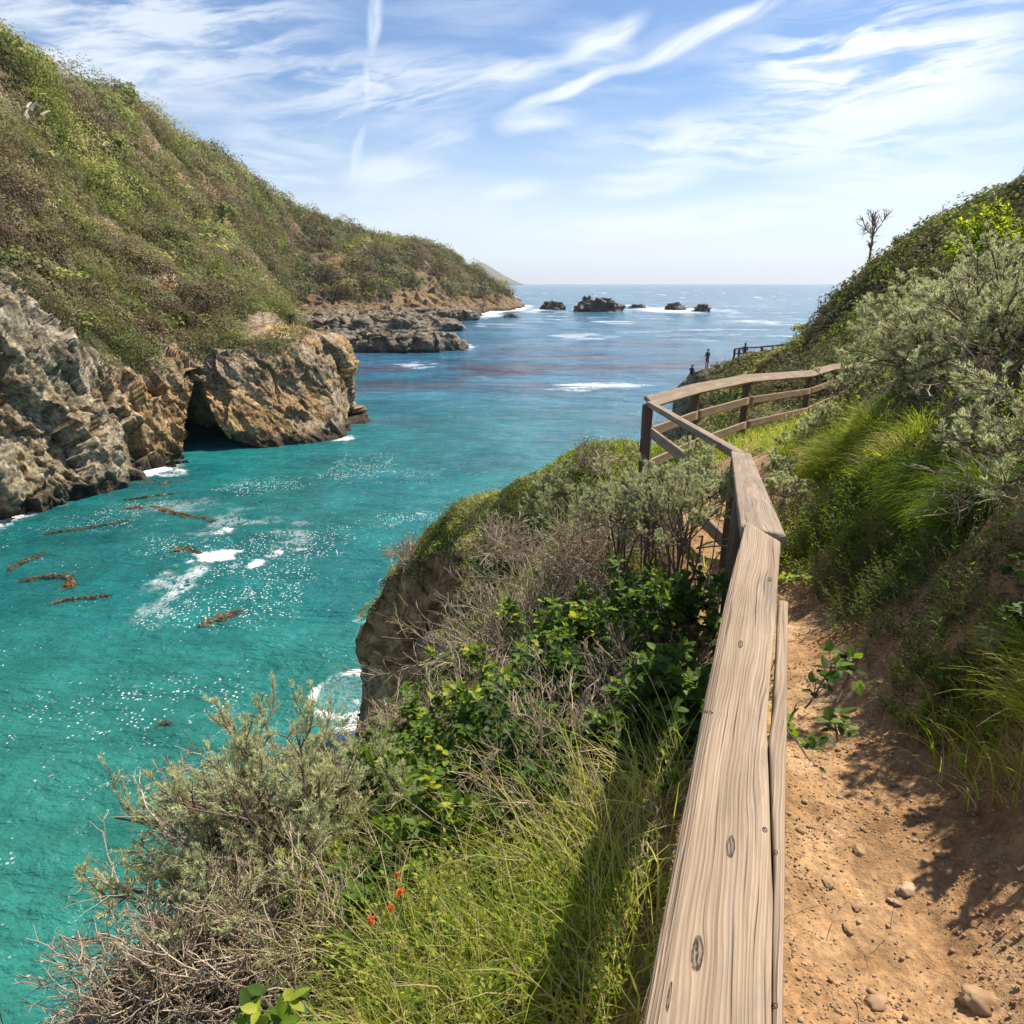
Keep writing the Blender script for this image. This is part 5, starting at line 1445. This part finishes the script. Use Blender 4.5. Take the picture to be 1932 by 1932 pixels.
bram(900, 1530, 3.7, .42, 'tall leafy bramble above the grass slope', n0=26, size=.055, tone=.22)
bram(760, 1560, 3.7, .36, 'bramble between the sage bush and the grass', n0=22, size=.05, tone=.15)
bram(1020, 1480, 3.6, .35, 'dark bramble patch at the head of the tall grass', n0=20, size=.05, tone=.05)
bram(505, 1905, 1.75, .16, 'two or three broad light green leaves at the bottom edge', n0=6, nl=4, size=.05, tone=.3)
bram(770, 1790, 2.15, .26, 'light green broad-leaved weed beside the red flowers', n0=12, nl=5, size=.045, tone=.35)
bram(860, 1720, 2.35, .24, 'pale leafy weed in the grass below the brambles', n0=10, nl=5, size=.04, tone=.35)
q = RAIL[1] + (RAIL[2] - RAIL[1]) * .62; gq = gz(q[None, :2])[0]
for (px, py, d, R, lb) in [(1508, 1330, 2.1, .15, 'dark bramble spray poking out under the path side of the rail'), (1490, 1110, 2.9, .10, 'small yellow-green bramble sprig by the split in the rail')]:
    rng = np.random.default_rng(int(px + py)); pq = P(px, py, d); br, fo = bramble(R, n0=4 if R > .14 else 3, nl=2, size=.046 if R > .14 else .030, tone=.0 if R > .14 else .4, tilt=(.8, -.1, -.3), droop=.5)
    zz = gz(pq[None, :2])[0]
    S = stems(np.array([[-.08, .0, zz - pq[2]]]), np.array([[.1, 0, 1.]]), (pq[2] - zz), 6, .1); V, f = tubes(S, .003, .002, 4); br.add(V, f, .5)
    plant('bramble', pq, br, fo, BARK, BRAM, lb, 'bramble', fname='leaves', bname='canes')

def herb(px, py, d, R, label, L=.3, n0=60, nl=16, size=.045, wr=.24, tone=0., templ=T_LANCE, name='herb', cat='leafy plant', tilt=(0, 0, 0)):
    global rng; rng = np.random.default_rng(int(px * 13 + py * 7))
    q, up_ = at(px, py, d)
    base, Ls, dr_ = herb_patch(R, n0, L, tilt=tilt)
    base[:, 2] = gz(base[:, :2] + q[:2]) - q[2] - .02
    br, fo = herb_build(base, dr_, Ls, nl, size, wr, tone, templ)
    return plant(name, q, br, fo, BARK, HERB, label, cat, fname='leaves')
herb(1590, 890, 5.6, .45, 'dense dark green herbs behind the bright grass by the path', L=.40, n0=170, size=.06, tone=-.02)
herb(1700, 930, 4.6, .45, 'feathery dark green herbs on the bank under the sage', L=.34, n0=190, size=.055, tone=-.08)
herb(1760, 850, 4.6, .45, 'lush green herbs below the huge sage bush', L=.34, n0=180, size=.06, tone=.05)
herb(1850, 830, 4.2, .42, 'yellow-tipped herbs among drooping sage branches', L=.3, n0=130, size=.055, tone=.12)
herb(1650, 850, 5.6, .5, 'leafy herbs with light tips at the foot of the bank', L=.38, n0=160, size=.06, tone=.12)
herb(1810, 960, 3.8, .28, 'pale narrow-leaved herb clump on the dark bank', L=.26, n0=50, size=.06, wr=.2, tone=.12)
herb(1905, 900, 3.6, .3, 'narrow-leaved herbs above the bare earth bank', L=.22, n0=50, size=.05, tone=-.05)
herb(1560, 760, 9.5, .8, 'light green weeds on the verge behind the round sage bush', L=.35, n0=120, size=.07, wr=.4, tone=.25)
herb(1450, 800, 10.5, .8, 'yellow-green weeds under the lower rail of the fence', L=.3, n0=120, size=.07, wr=.4, tone=.3)
herb(740, 1640, 3.1, .22, 'slender dark herb with whorled leaves behind the red flowers', L=.38, n0=34, size=.035, tone=-.05)
herb(840, 1840, 2.15, .32, 'bright green leafy weeds in front of the red flowers', L=.30, n0=150, nl=14, size=.036, wr=.45, tone=.28)
herb(1000, 1880, 1.75, .3, 'bright leafy weeds at the bottom edge left of the rail', L=.24, n0=130, nl=14, size=.030, wr=.45, tone=.25)
herb(650, 1890, 2.1, .25, 'fern-like green leaves at the bottom edge below the twigs', L=.30, n0=90, nl=18, size=.034, tone=.05)
sage(2020, 800, 3.1, .55, 'sage bush cut by the right picture edge, shading the bank', n0=24, n1=6, n2=6, needles=34, nl=.036, nw=.0045, tilt=(-.5, -.2, 0), tone=.0, droop=.2)
herb(1890, 1010, 3.3, .30, 'dark herbs in the shade above the bare earth', L=.24, n0=90, tone=-.15)
herb(1760, 1020, 3.9, .32, 'dark fern-like herbs at the bottom of the bank', L=.26, n0=120, tone=-.15)
herb(1960, 1060, 2.8, .28, 'dim herbs at the right edge above the bright grass', L=.22, n0=70, tone=-.1)
herb(1700, 1010, 4.3, .35, 'herbs drooping over the dark grass', L=.28, n0=110, tone=-.08)
herb(1330, 1180, 3.4, .3, 'shaded leaves right against the rail on the sea side', L=.28, n0=60, size=.06, wr=.55, tone=-.1)
bram(2190, 1060, 2.3, .36, 'unseen leafy bramble added on the bank beyond the right picture edge to dapple the path', n0=15, size=.045, up=.8)  # this and the next: unseen brambles added to cast dappled shade on the path
bram(2260, 1330, 1.9, .28, 'unseen low bramble added beyond the right picture edge to dapple the path near the bottom', n0=10, size=.045, up=1.0)
bram(980, 1440, 3.9, .42, 'dark bramble mound in the middle of the slope', n0=26, size=.055, tone=.15)
bram(700, 1480, 4.0, .34, 'leafy bramble at the right flank of the large sage bush', n0=22, size=.05, tone=.12)
bram(1100, 1500, 3.0, .34, 'dark leafy bramble in the hollow beside the tall grass', n0=24, size=.05, tone=-.12)
bram(1200, 1420, 3.0, .30, 'bramble with upright leaves just left of the rail crack', n0=20, size=.055, tone=-.02)
herb(930, 1760, 2.3, .34, 'yellow-green weeds spreading under the tall grass', L=.32, n0=170, nl=14, size=.036, wr=.5, tone=.3)
herb(1080, 1700, 2.2, .34, 'leafy weeds among grass stems near the rail', L=.30, n0=110, nl=14, size=.034, wr=.45, tone=.15)
herb(760, 1900, 1.95, .32, 'bright weeds along the bottom edge near the red flowers', L=.32, n0=150, nl=14, size=.036, wr=.5, tone=.3)
sage(1300, 890, 5.6, .50, 'sage bush filling the corner below the narrow handrail', n0=22, n1=5, n2=6, needles=34, nl=.034, nw=.0045, tone=.05, up=.5)
sage(1230, 930, 5.8, .50, 'sage bush hiding the foot of the corner post', n0=22, n1=5, n2=6, needles=34, nl=.034, nw=.0045, tone=.0, up=.4)
sage(1060, 900, 9.5, .45, 'olive bush on the skyline of the nose ridge against the water', n0=16, n1=5, n2=5, needles=26, nl=.045, nw=.008, tone=-.1)
bram(640, 1650, 3.0, .32, 'bramble with bright leaves between the large sage bush and the red flowers', n0=22, size=.05, tone=.2)
bram(930, 1620, 2.9, .36, 'sunlit broad-leaved bramble in the middle of the grass slope', n0=26, size=.055, tone=.25)
bram(820, 1660, 2.8, .30, 'bramble with mixed dark and light leaves behind the red flowers', n0=22, size=.05, tone=.1)
dry(960, 1010, 11.0, .8, 'reddish brown dead scrub along the seaward rim of the nose', n0=60, n1=5, n2=4, thick=2.2)
dry(790, 1085, 17.5, .8, 'dead scrub at the bend of the nose rim above the cliff', n0=60, n1=5, n2=4, thick=3.2)
dry(722, 1190, 23.0, .8, 'dead scrub on the tip of the nose directly above the foam ring', n0=60, n1=5, n2=4, thick=4)
herb(1745, 1090, 3.4, .26, 'shaded herbs above the tufts of dark grass', L=.22, n0=70, tone=-.1)
herb(1850, 1090, 3.0, .28, 'drooping herbs on the dark bank between grass and sage', L=.22, n0=80, tone=-.05)
herb(1925, 1140, 2.65, .22, 'thin herbs on the bank beside the small dark sage tuft', L=.18, n0=60, tone=.0)
herb(1800, 1180, 2.95, .20, 'low weeds at the foot of the bank above the bright grass', L=.15, n0=60, size=.035, tone=.05)
herb(1680, 1060, 4.0, .26, 'leafy weeds behind the first dark grass tufts', L=.22, n0=70, tone=-.05)
sage(420, 1620, 3.1, .52, 'pale sage mound at the left flank of the large front bush', n0=30, n1=6, n2=6, needles=38, nl=.032, nw=.004, tone=.15, up=.25)
dry(300, 1800, 2.55, .40, 'bare bleached twigs in the lower left corner above the water', n0=70, n1=5, n2=4, tilt=(-.2, 0, 0), up=.25)
bram(1090, 1160, 5.2, .40, 'sunlit bramble leaves among the bare grey twigs', n0=18, size=.06, tone=.28)
bram(960, 1330, 4.9, .36, 'pale green bramble tops in the middle of the twig tangle', n0=16, size=.065, tone=.3)
herb(1590, 960, 5.3, .40, 'sunny herbs between the bright grass tufts and the bank', L=.26, n0=120, size=.05, tone=.25)
herb(1480, 960, 5.6, .28, 'bright weeds beside the kink of the handrail on the path side', L=.2, n0=90, size=.045, tone=.3)
# leafy shrub on the skyline side of the bank
for (px, py, d, R, lb, tn) in [(1905, 430, 8.5, .75, 'yellow-green leafy shrub above the sage at the right edge', .3), (1840, 470, 8.8, .45, 'smaller yellow-green leafy shrub beside the sky at right', .25)]:
    q, up_ = at(px, py, d); q = q + np.array([0, 0, max(0, up_ - R * .5)])
    S0 = stems(rng.normal(size=(16, 3)) * [.1, .1, 0], hemi(16, .5), R * rng.uniform(.7, 1.1, 16), 7, .3)
    S1, L1 = kids(S0, 5, .3, 1, .8, np.full(16, R), .5, 5, wander=.3)
    br = Acc(); V, f = tubes(S0, .012, .006, 4); br.add(V, f, .4); V, f = tubes(S1, .005, .003, 3); br.add(V, f, .5)
    if up_ - R * .5 > .05:
        S = stems(rng.normal(size=(5, 3)) * [.05, .05, 0] - [0, 0, up_ - R * .5], np.tile([0, 0, 1.], (5, 1)) + .1 * rnd(5), (up_ - R * .5) * 1.05, 5, .2); V, f = tubes(S, .02, .015, 5); br.add(V, f, .4)
    fo = Acc(); idx = np.repeat(np.arange(len(S1)), 28); t = rng.uniform(.1, 1, len(idx)); p, dd = sample(S1[idx], t)
    sz = .065 * rng.uniform(.6, 1.2, len(idx)); V, f = leaves(p, unit(dd * .6 + rnd(len(idx))), unit(np.array([0, 0, 1.]) + .6 * rnd(len(idx))), sz, sz * .42, T_LANCE)
    fo.add(V, f, np.repeat(np.clip(rng.normal(.55 + tn, .18, len(idx)), 0, 1), 7))
    plant('leafy_shrub', q, br, fo, BARK, HERB, lb, 'shrub', bname='branches')

# red paintbrush flowers
for i_, (px, py, d, lb) in enumerate([(752, 1692, 2.32, 'red flower with the largest head, second from the top'), (733, 1728, 2.28, 'small red flower between the two lower ones'), (704, 1744, 2.26, 'lowest red flower, partly behind leaves'), (759, 1660, 2.38, 'topmost red flower, pale orange and small')]):
    pq = P(px, py, d); zz = gz(pq[None, :2])[0]; hgt = max(.12, pq[2] - zz + .03)
    root = link('wildflower', None, loc=(pq[0], pq[1], zz), label=lb, cat='flower', group='red wildflowers at the grass edge')
    S = stems(np.zeros((1, 3)), np.array([[0, 0, 1.]]), hgt, 6, .02); a = Acc(); V, f = tubes(S, .002, .0015, 4); a.add(V, f, .6)
    b2 = Acc(); nlf = 14; t = np.linspace(.1, .9, nlf); p, dd = sample(np.repeat(S, nlf, 0), t); V, f = leaves(p, unit(rnd(nlf) + [0, 0, .4]), np.tile([0, 0, 1.], (nlf, 1)) + .2 * rnd(nlf), .03, .008, T_LANCE)
    link('stem', a.me('stem', HERB), parent=root)
    b2.add(V, f, .6); link('leaves', b2.me('leaves', HERB), parent=root)
    fl = Acc(); n = 34; tip = S[0, -1]; V, f = leaves(np.tile(tip, (n, 1)) - [0, 0, .006] + rng.normal(size=(n, 3)) * [.003, .003, .008], unit(hemi(n, .2)), rnd(n), .014 if i_ < 3 else .010, .007, T_LANCE); fl.add(V, f, np.repeat(rng.uniform(0, 1, n), 7))
    link('petals', fl.me('petals', FLOW), parent=root)

# bare tree on the skyline of the right-hand hill
q, up_ = at(1640, 492, 37.5, 0.0); print('bare tree', q, up_); q[2] += .2
S0 = stems(np.array([[0, 0, 0.]]), np.array([[-.05, 0, 1.]]), 1.9, 8, .22)
top = S0[:, -1]
S1 = stems(np.repeat(S0[:, -1], 5, 0) * 1.0, unit(hemi(5, .9)), 1.0, 7, .35)
S1b, L1b = kids(S0, 3, .55, .95, .9, np.array([1.2]), .7, 6, wander=.35, lift=.2)
L1 = np.full(5, .9)
S2, L2 = kids(S1, 7, .2, .98, .9, L1, .6, 6, wander=.4, lift=.15)
S2b, L2b = kids(S1b, 5, .2, .98, .9, L1b, .6, 6, wander=.4, lift=.15)
S3, L3 = kids(np.vstack([S2, S2b]), 5, .1, .98, .9, np.concatenate([L2, L2b]), .75, 5, wander=.4, lift=.1)
tr_ = Acc(); V, f = tubes(S0, .06, .042, 7); tr_.add(V, f, .3)
bc = Acc()
for S, a_, b_ in ((S1, .032, .018), (S1b, .026, .014), (S2, .016, .009), (S2b, .016, .009), (S3, .009, .005)):
    V, f = tubes(S, a_, b_, 4); bc.add(V, f, .35)
root = link('bare_tree', None, loc=q, label='small leafless tree on the skyline of the right-hand hill', cat='tree')
root.scale = (1.3, 1.3, 1.3)
link('trunk', tr_.me('trunk', TWIG), parent=root); link('branches', bc.me('branches', TWIG), parent=root)

# shrubs that stick up from the right-hand skyline
for (px, py, d, s_, k_, lb) in [(1703, 440, 33, .42, 0, 'little dark shrub sticking up from the right-hand skyline'), (1880, 325, 27, .55, 0, 'rounded dark shrub on the highest part of the right-hand skyline'), (1925, 310, 25.5, .6, 0, 'dark shrub at the right edge on the skyline'),
                              (1790, 395, 29.5, .5, 2, 'green shrub midway along the right-hand skyline'), (1610, 560, 38.5, .55, 0, 'dark shrub at the foot of the steep skyline'), (1560, 605, 42, .55, 2, 'green shrub on the lower slope above the promontory'),
                              (1505, 650, 45, .55, 0, 'shrub on the toe of the slope by the far railing'), (1590, 605, 40, .7, 0, 'largest shrub of the hump above the far railing'), (1530, 625, 43, .9, 2, 'rounded green shrub in the middle of the lower hump'), (1470, 668, 49, .8, 0, 'dark shrub directly behind the far railing'), (1420, 675, 52, .75, 2, 'low green shrub below the far railing'), (1375, 690, 55, .6, 0, 'dark shrub between the standing person and the railing'), (1655, 520, 36, .6, 0, 'shrub just below the bare tree'), (1700, 600, 24, .55, 1, 'grey mound on the slope behind the fence end')]:
    q, up_ = at(px, py, d)
    o = link('shrub', proto[k_], label=lb, cat='shrub', loc=q + np.array([0, 0, max(-.3, min(up_ - .5 * s_, .4))]), rotz=rng.uniform(0, 6)); o.scale = (s_ * 1.3, s_ * 1.3, s_ * 1.3)
# ------------------------------------------------------------------ stones on the path
sm, n, b = newmat('path_stone')
g = ND(n, 'ShaderNodeNewGeometry')
n.links.new(RAMP(n, NOISE(n, g.outputs['Position'], 14, 5, .6), [(.3, (.22, .125, .06)), (.55, (.38, .245, .135)), (.75, (.54, .40, .26))]), b.inputs['Base Color'])
b.inputs['Roughness'].default_value = .85
ico = None
def ico_dirs(sub):
    import bmesh
    bm = bmesh.new(); bmesh.ops.create_icosphere(bm, subdivisions=sub, radius=1)
    v = np.array([x.co[:] for x in bm.verts]); f = np.array([[x.index for x in q.verts] for q in bm.faces]); bm.free(); return v, f
iv, iff = ico_dirs(3)
def stone_mesh(name, seed):
    V = iv * (1 + .22 * fbm(iv * 1.2 + seed, 3, seed) + .34 * facets(iv * 1.9 + seed, seed) + .05 * fbm(iv * 7, 2, seed))[:, None] * [1, .75, .42]
    return mesh(name, V, iff, [sm])
for i_, (px, py, r, lb) in enumerate([(1712, 1688, .042, 'largest pale stone lying on the path, low and flat'), (1560, 1668, .026, 'tan stone on the path close to the rail'), (1765, 1490, .036, 'flat grey stone at the right edge of the path'),
                                      (1680, 1535, .030, 'small pointed stone in the middle of the path'), (1735, 1400, .030, 'stone half buried beside the bright grass'), (1650, 1900, .034, 'dark rough stone at the bottom of the path'),
                                      (1600, 1755, .020, 'small light stone among gravel left of the largest stone'), (1850, 1900, .055, 'big lumpy earth-coloured stone in the lower right corner'), (1620, 1610, .03, 'broad low stone flush with the path'), (1560, 1440, .02, 'small stone by the dark bramble spray')]):
    q = march(px, py)
    if q is None: continue
    link('stone', stone_mesh('stone', 300 + i_), loc=q + np.array([0, 0, r * .05]), rotz=i_ * 1.3, label=lb, cat='stone').scale = (r, r, r)
# a scatter of smaller stones, all alike
sm_ = [stone_mesh('stone', 340 + k_) for k_ in range(6)]
c = NEAR_V[NEAR_F].mean(1); pool = np.where((wp[NEAR_F].mean(1) > .2) & inview & (dist < 4.6) & (c[:, 1] > .7))[0]
for k_, i_ in enumerate(rng.choice(pool, 46, replace=False, p=ar[pool] / ar[pool].sum())):
    r = float(rng.uniform(.008, .021))
    o = link('small_stone', sm_[k_ % 6], loc=c[i_] + nrm[i_] * r * .15, rotz=rng.uniform(0, 6.3), label='small angular stone among many scattered on the dirt path', cat='stone', group='small stones scattered on the path')
    o.scale = (r * rng.uniform(.8, 1.3), r, r * rng.uniform(.7, 1.3))
onp = (wp[NEAR_F].mean(1) > .3) & inview & (dist < 9)
lam = ar * np.clip(9000 * np.clip(2.4 / dist, .2, 1.4), 0, 14000) * onp * sstep(-.5, .5, fbm(c / .25, 3, 401))
lam = lam + ar * 500 * (earth[NEAR_F].mean(1) > .5) * inview * (dist < 7)
idx = np.repeat(np.arange(len(c)), rng.poisson(np.clip(lam, 0, 50))); n_ = len(idx)
iv1, if1 = ico_dirs(1)
r = .0028 * rng.lognormal(0, .55, n_) * 1.0
r = np.minimum(r, .016)
jit = 1 + .3 * rng.normal(size=(n_, len(iv1))) * .6
V = c[idx][:, None] + .01 * rng.normal(size=(n_, 1, 3)) * [1, 1, 0] + iv1[None] * (r[:, None] * np.clip(jit, .5, 1.5))[..., None] * [1.1, .9, .65]
f = (np.arange(n_)[:, None, None] * len(iv1) + if1[None]).reshape(-1, 3)
link('gravel', mesh('gravel', V.reshape(-1, 3), f, [sm]), kind='stuff'); print('gravel', n_)

# ------------------------------------------------------------------ far railing on the promontory
def bar(a, b, w, h, mat, name, parent, seed=1):
    a, b = np.array(a, float), np.array(b, float); ex_, ey_, ez_ = basis(a, b) if abs(unit(b - a)[2]) < .95 else (unit(b - a), np.array([0, 1., 0]), np.cross(unit(b - a), [0, 1., 0]))
    V, f = plank(name, float(np.linalg.norm(b - a)), -w / 2, w / 2, h, mat, nx=8, seed=seed)
    o = link(name, mesh(name, V, f, [mat]), parent=parent)
    return o, ex_, ey_, ez_
fa = P(1388, 657, 56); fb = P(1440, 653, 52); fc = P(1482, 649, 48)
froot = link('far_railing', None, loc=(fa[0], fa[1], fa[2] - 1.0), label='dark wooden railing on the far promontory against the sea', cat='railing')
fi = Matrix.Translation(Vector((fa[0], fa[1], fa[2] - 1.0))).inverted()
for a_, b_ in ((fa, fb), (fb, fc)):
    for dz_ in (0, .42):
        o, ex_, ey_, ez_ = bar(a_ - [0, 0, dz_], b_ - [0, 0, dz_], .12, .10, WD, 'rail', froot); place(o, a_ - [0, 0, dz_], ex_, ey_, ez_, fi)
for p_ in (fa, fa + (fb - fa) * .18, fb, fb + (fc - fb) * .5, fc):
    zz = gz(p_[None, :2])[0]
    o, ex_, ey_, ez_ = bar(p_ + [0, 0, -.01], [p_[0], p_[1], min(zz, p_[2] - 1.2) - .3], .14, .14, WD, 'post', froot); place(o, p_ + np.array([0, 0, -.01]), ex_, ey_, ez_, fi)

# ------------------------------------------------------------------ people on the promontory
def skin_mat(nm, c_):
    m, n, b = newmat(nm); b.inputs['Base Color'].default_value = (*c_, 1); b.inputs['Roughness'].default_value = .75
    g_ = ND(n, 'ShaderNodeNewGeometry'); n.links.new(MULT(n, (*c_, 1), MR(n, NOISE(n, g_.outputs['Position'], 9, 3), .3, .7, .8, 1.15)), b.inputs['Base Color']); return m
SKINM = skin_mat('skin', (.36, .20, .13)); SHIRT = skin_mat('grey_shirt', (.07, .075, .085)); SHORTS = skin_mat('dull_red_cloth', (.28, .08, .06)); HAIRM = skin_mat('dark_hair', (.03, .02, .015)); DARKC = skin_mat('dark_cloth', (.03, .033, .04))
def skinned(name, J, Ed, R, mats, pick, parent=None, **kw):
    me = bpy.data.meshes.new(name); me.from_pydata([tuple(j) for j in J], Ed, [])
    o = bpy.data.objects.new(name, me); COL.objects.link(o)
    md = o.modifiers.new('skin', 'SKIN'); md.use_smooth_shade = True
    for v, r_ in zip(me.skin_vertices[0].data, R): v.radius = (r_, r_ * .85)
    me.skin_vertices[0].data[0].use_root = True
    sb = o.modifiers.new('sub', 'SUBSURF'); sb.levels = 2; sb.render_levels = 2
    dg = bpy.context.evaluated_depsgraph_get(); m2 = bpy.data.meshes.new_from_object(o.evaluated_get(dg))
    bpy.data.objects.remove(o); m2.name = name
    m2.materials.clear()
    for m_ in mats: m2.materials.append(m_)
    for p_ in m2.polygons: p_.material_index = pick(p_.center); p_.use_smooth = True
    return m2
def person_standing():
    J = [(0, 0, .95), (0, .01, 1.12), (0, .0, 1.32), (0, 0, 1.46), (0, -.01, 1.56), (0, -.02, 1.66), (0, -.01, 1.74),
         (.10, 0, .90), (.11, -.02, .50), (.11, .02, .10), (.11, -.13, .04), (-.10, 0, .90), (-.11, -.01, .50), (-.11, .03, .10), (-.11, -.12, .04),
         (.19, 0, 1.42), (.24, -.02, 1.16), (.17, -.20, 1.05), (.10, -.27, 1.07), (-.19, 0, 1.42), (-.24, -.02, 1.16), (-.17, -.20, 1.05), (-.10, -.27, 1.07)]
    E = [(0, 1), (1, 2), (2, 3), (3, 4), (4, 5), (5, 6), (0, 7), (7, 8), (8, 9), (9, 10), (0, 11), (11, 12), (12, 13), (13, 14), (3, 15), (15, 16), (16, 17), (17, 18), (3, 19), (19, 20), (20, 21), (21, 22)]
    R = [.15, .14, .17, .10, .055, .095, .085, .10, .065, .045, .04, .10, .065, .045, .04, .065, .045, .036, .035, .065, .045, .036, .035]
    def pick(c_):
        if c_.z > 1.5: return 0
        if c_.z < .55: return 0 if c_.z > .12 else 3
        if c_.z < 1.0 and abs(c_.x) < .2: return 2
        if abs(c_.x) > .12 and c_.z < 1.12: return 0
        return 1
    return skinned('body', J, E, R, [SKINM, SHIRT, SHORTS, DARKC], pick)
def hair_me(z, y=0.0, r=.105):
    v = iv * (1 + .06 * fbm(iv * 3, 2, 3))[:, None] * [r * .92, r * 1.05, r] + [0, y + .02, z + .02]
    return mesh('hair', v, iff, [HAIRM], smooth=True)
q, up_ = at(1332, 703, 61.0, .02)
q = P(1332, 704, 60.5); gq_ = gz(q[None, :2])[0]; print('standing person: feet', q[2], 'ground', gq_)
q[2] = gq_
pr = link('person', None, loc=q, rotz=math.radians(200), label='person in dark shirt and reddish shorts standing on the promontory rock', cat='person')
pr.rotation_euler = (0, 0, math.radians(205))
link('body', person_standing(), parent=pr); link('hair', hair_me(1.68), parent=pr)
def person_seated(name_, qq, rot, label_):
    J = [(0, 0, .12), (0, -.03, .30), (0, -.08, .50), (0, -.10, .62), (0, -.13, .70), (0, -.15, .80), (.10, -.02, .12), (.13, -.42, .42), (.12, -.50, .02), (.12, -.62, .0), (-.10, -.02, .12), (-.13, -.42, .42), (-.12, -.50, .02), (-.12, -.62, 0),
         (.18, -.08, .58), (.22, -.25, .40), (.08, -.45, .38), (-.18, -.08, .58), (-.22, -.25, .40), (-.08, -.45, .38)]
    E = [(0, 1), (1, 2), (2, 3), (3, 4), (4, 5), (0, 6), (6, 7), (7, 8), (8, 9), (0, 10), (10, 11), (11, 12), (12, 13), (3, 14), (14, 15), (15, 16), (3, 17), (17, 18), (18, 19)]
    R = [.15, .14, .16, .10, .055, .09, .10, .07, .045, .04, .10, .07, .045, .04, .06, .045, .035, .06, .045, .035]
    me_ = skinned('body', J, E, R, [SKINM, DARKC], lambda c_: 0 if c_.z > .68 else 1)
    r_ = link('person', None, loc=qq, label=label_, cat='person'); r_.rotation_euler = (0, 0, rot)
    link('body', me_, parent=r_); link('hair', hair_me(.82, -.13), parent=r_)
q, up_ = at(1304, 710, 60.2, .02)
person_seated('person', q, math.radians(150), 'person in dark clothes sitting on the tip of the promontory rock')
pz = P(1407, 649, 57.5)
pr2 = link('person', None, loc=(pz[0], pz[1], pz[2] - 1.70), label='person with dark hair behind the far railing, only the head showing', cat='person')
link('body', person_standing(), parent=pr2); link('hair', hair_me(1.68), parent=pr2)

# ------------------------------------------------------------------ kelp lying on the water
km, n, b = newmat('kelp'); g = ND(n, 'ShaderNodeNewGeometry')
n.links.new(RAMP(n, NOISE(n, g.outputs['Position'], 1.2, 4), [(.35, (.07, .038, .012)), (.65, (.22, .115, .035))]), b.inputs['Base Color']); b.inputs['Roughness'].default_value = .3
def kelp(pts, w, label):
    Q = np.array([PW(x, y)[:2] for x, y in pts]); cen = Q.mean(0); Q = Q - cen
    L = np.concatenate([[0], np.cumsum(np.linalg.norm(np.diff(Q, axis=0), axis=1))]); nfr = int(L[-1] * 20 / max(w, .3)) + 18
    t = rng.uniform(0, L[-1], nfr); x = np.interp(t, L, Q[:, 0]); y = np.interp(t, L, Q[:, 1])
    tx = np.interp(np.minimum(t + .3, L[-1]), L, Q[:, 0]) - x + 1e-3; ty = np.interp(np.minimum(t + .3, L[-1]), L, Q[:, 1]) - y
    thick_ = .35 + .65 * np.clip(.5 + fbm(np.column_stack([t / 1.2, t * 0, t * 0]) + w, 2, 3), 0, 1)
    base = np.column_stack([x, y, np.full(nfr, .0)]) + rng.normal(size=(nfr, 3)) * [1, 1, 0] * (w * .38 * thick_)[:, None]
    base[:, 2] = rng.uniform(.04, .14, nfr)
    d = unit(np.column_stack([tx, ty, 0 * tx]) / (np.hypot(tx, ty)[:, None] + 1e-6) + .8 * rnd(nfr) * [1, 1, .12])
    V, f, kk = blades(base, d, w * rng.uniform(.5, 1.5, nfr), min(w * .12, .08), 6, .02, 1.0)
    V[:, 2] = np.clip(V[:, 2], -.02, .15)
    S = np.column_stack([np.interp(np.linspace(0, L[-1], 40), L, Q[:, 0]), np.interp(np.linspace(0, L[-1], 40), L, Q[:, 1]), np.full(40, .08)])[None]
    S = S + np.cumsum(rng.normal(size=(1, 40, 3)) * .05, 1) * [1, 1, 0]
    V2, f2 = tubes(S, min(w * .06, .04), min(w * .04, .03), 6)
    a = Acc(); a.add(V, f, .5); a.add(V2, f2, .5)
    me = a.me('kelp', km)
    link('kelp', me, loc=(cen[0], cen[1], 0), label=label, cat='kelp')
kelp([(38, 1098), (80, 1090), (130, 1088), (138, 1100), (122, 1112)], .55, 'hooked brown kelp strand on turquoise water at the left')
kelp([(15, 1078), (40, 1062), (80, 1048)], .5, 'short curved kelp strand nearest the left edge')
kelp([(95, 1142), (130, 1132), (165, 1130), (205, 1126)], .35, 'broken line of small kelp bits below the hooked strand')
kelp([(375, 1185), (405, 1170), (450, 1158)], .85, 'dark bushy kelp patch in the middle of the cove')
kelp([(262, 908), (300, 916), (360, 908)], 1.1, 'reddish kelp raft close to the rocks by the cave')
kelp([(225, 962), (290, 958), (330, 970), (400, 985)], .8, 'long thin kelp streak below the cave rocks')
kelp([(235, 945), (330, 932)], .45, 'faint kelp line between the kelp raft and the long streak')
kelp([(85, 1008), (160, 998), (240, 985)], .35, 'very thin kelp line left of the long streak')
kelp([(322, 1042), (350, 1036), (372, 1044)], .7, 'brown kelp at the left end of the large white foam')
kelp([(300, 1370), (320, 1368)], .3, 'tiny drowned kelp patch in open turquoise water')
HAZE_D = 6e-5
# ------------------------------------------------------------------ sea haze
hz, n, b = newmat('haze'); n.nodes.remove(b)
pv = ND(n, 'ShaderNodeVolumePrincipled'); pv.inputs['Color'].default_value = (.86, .92, 1.0, 1); pv.inputs['Density'].default_value = HAZE_D; pv.inputs['Anisotropy'].default_value = .2
n.links.new(pv.outputs[0], n.nodes['Material Output'].inputs['Volume'])
x0, x1, y0, y1, z0, z1 = -26500, 26500, -400, 27500, -6, 400
V = np.array([(x, y, z) for x in (x0, x1) for y in (y0, y1) for z in (z0, z1)], float)
f = np.array([(0, 1, 3, 2), (4, 6, 7, 5), (0, 4, 5, 1), (2, 3, 7, 6), (0, 2, 6, 4), (1, 5, 7, 3)])
link('haze', mesh('haze', V, f, [hz]), kind='stuff')
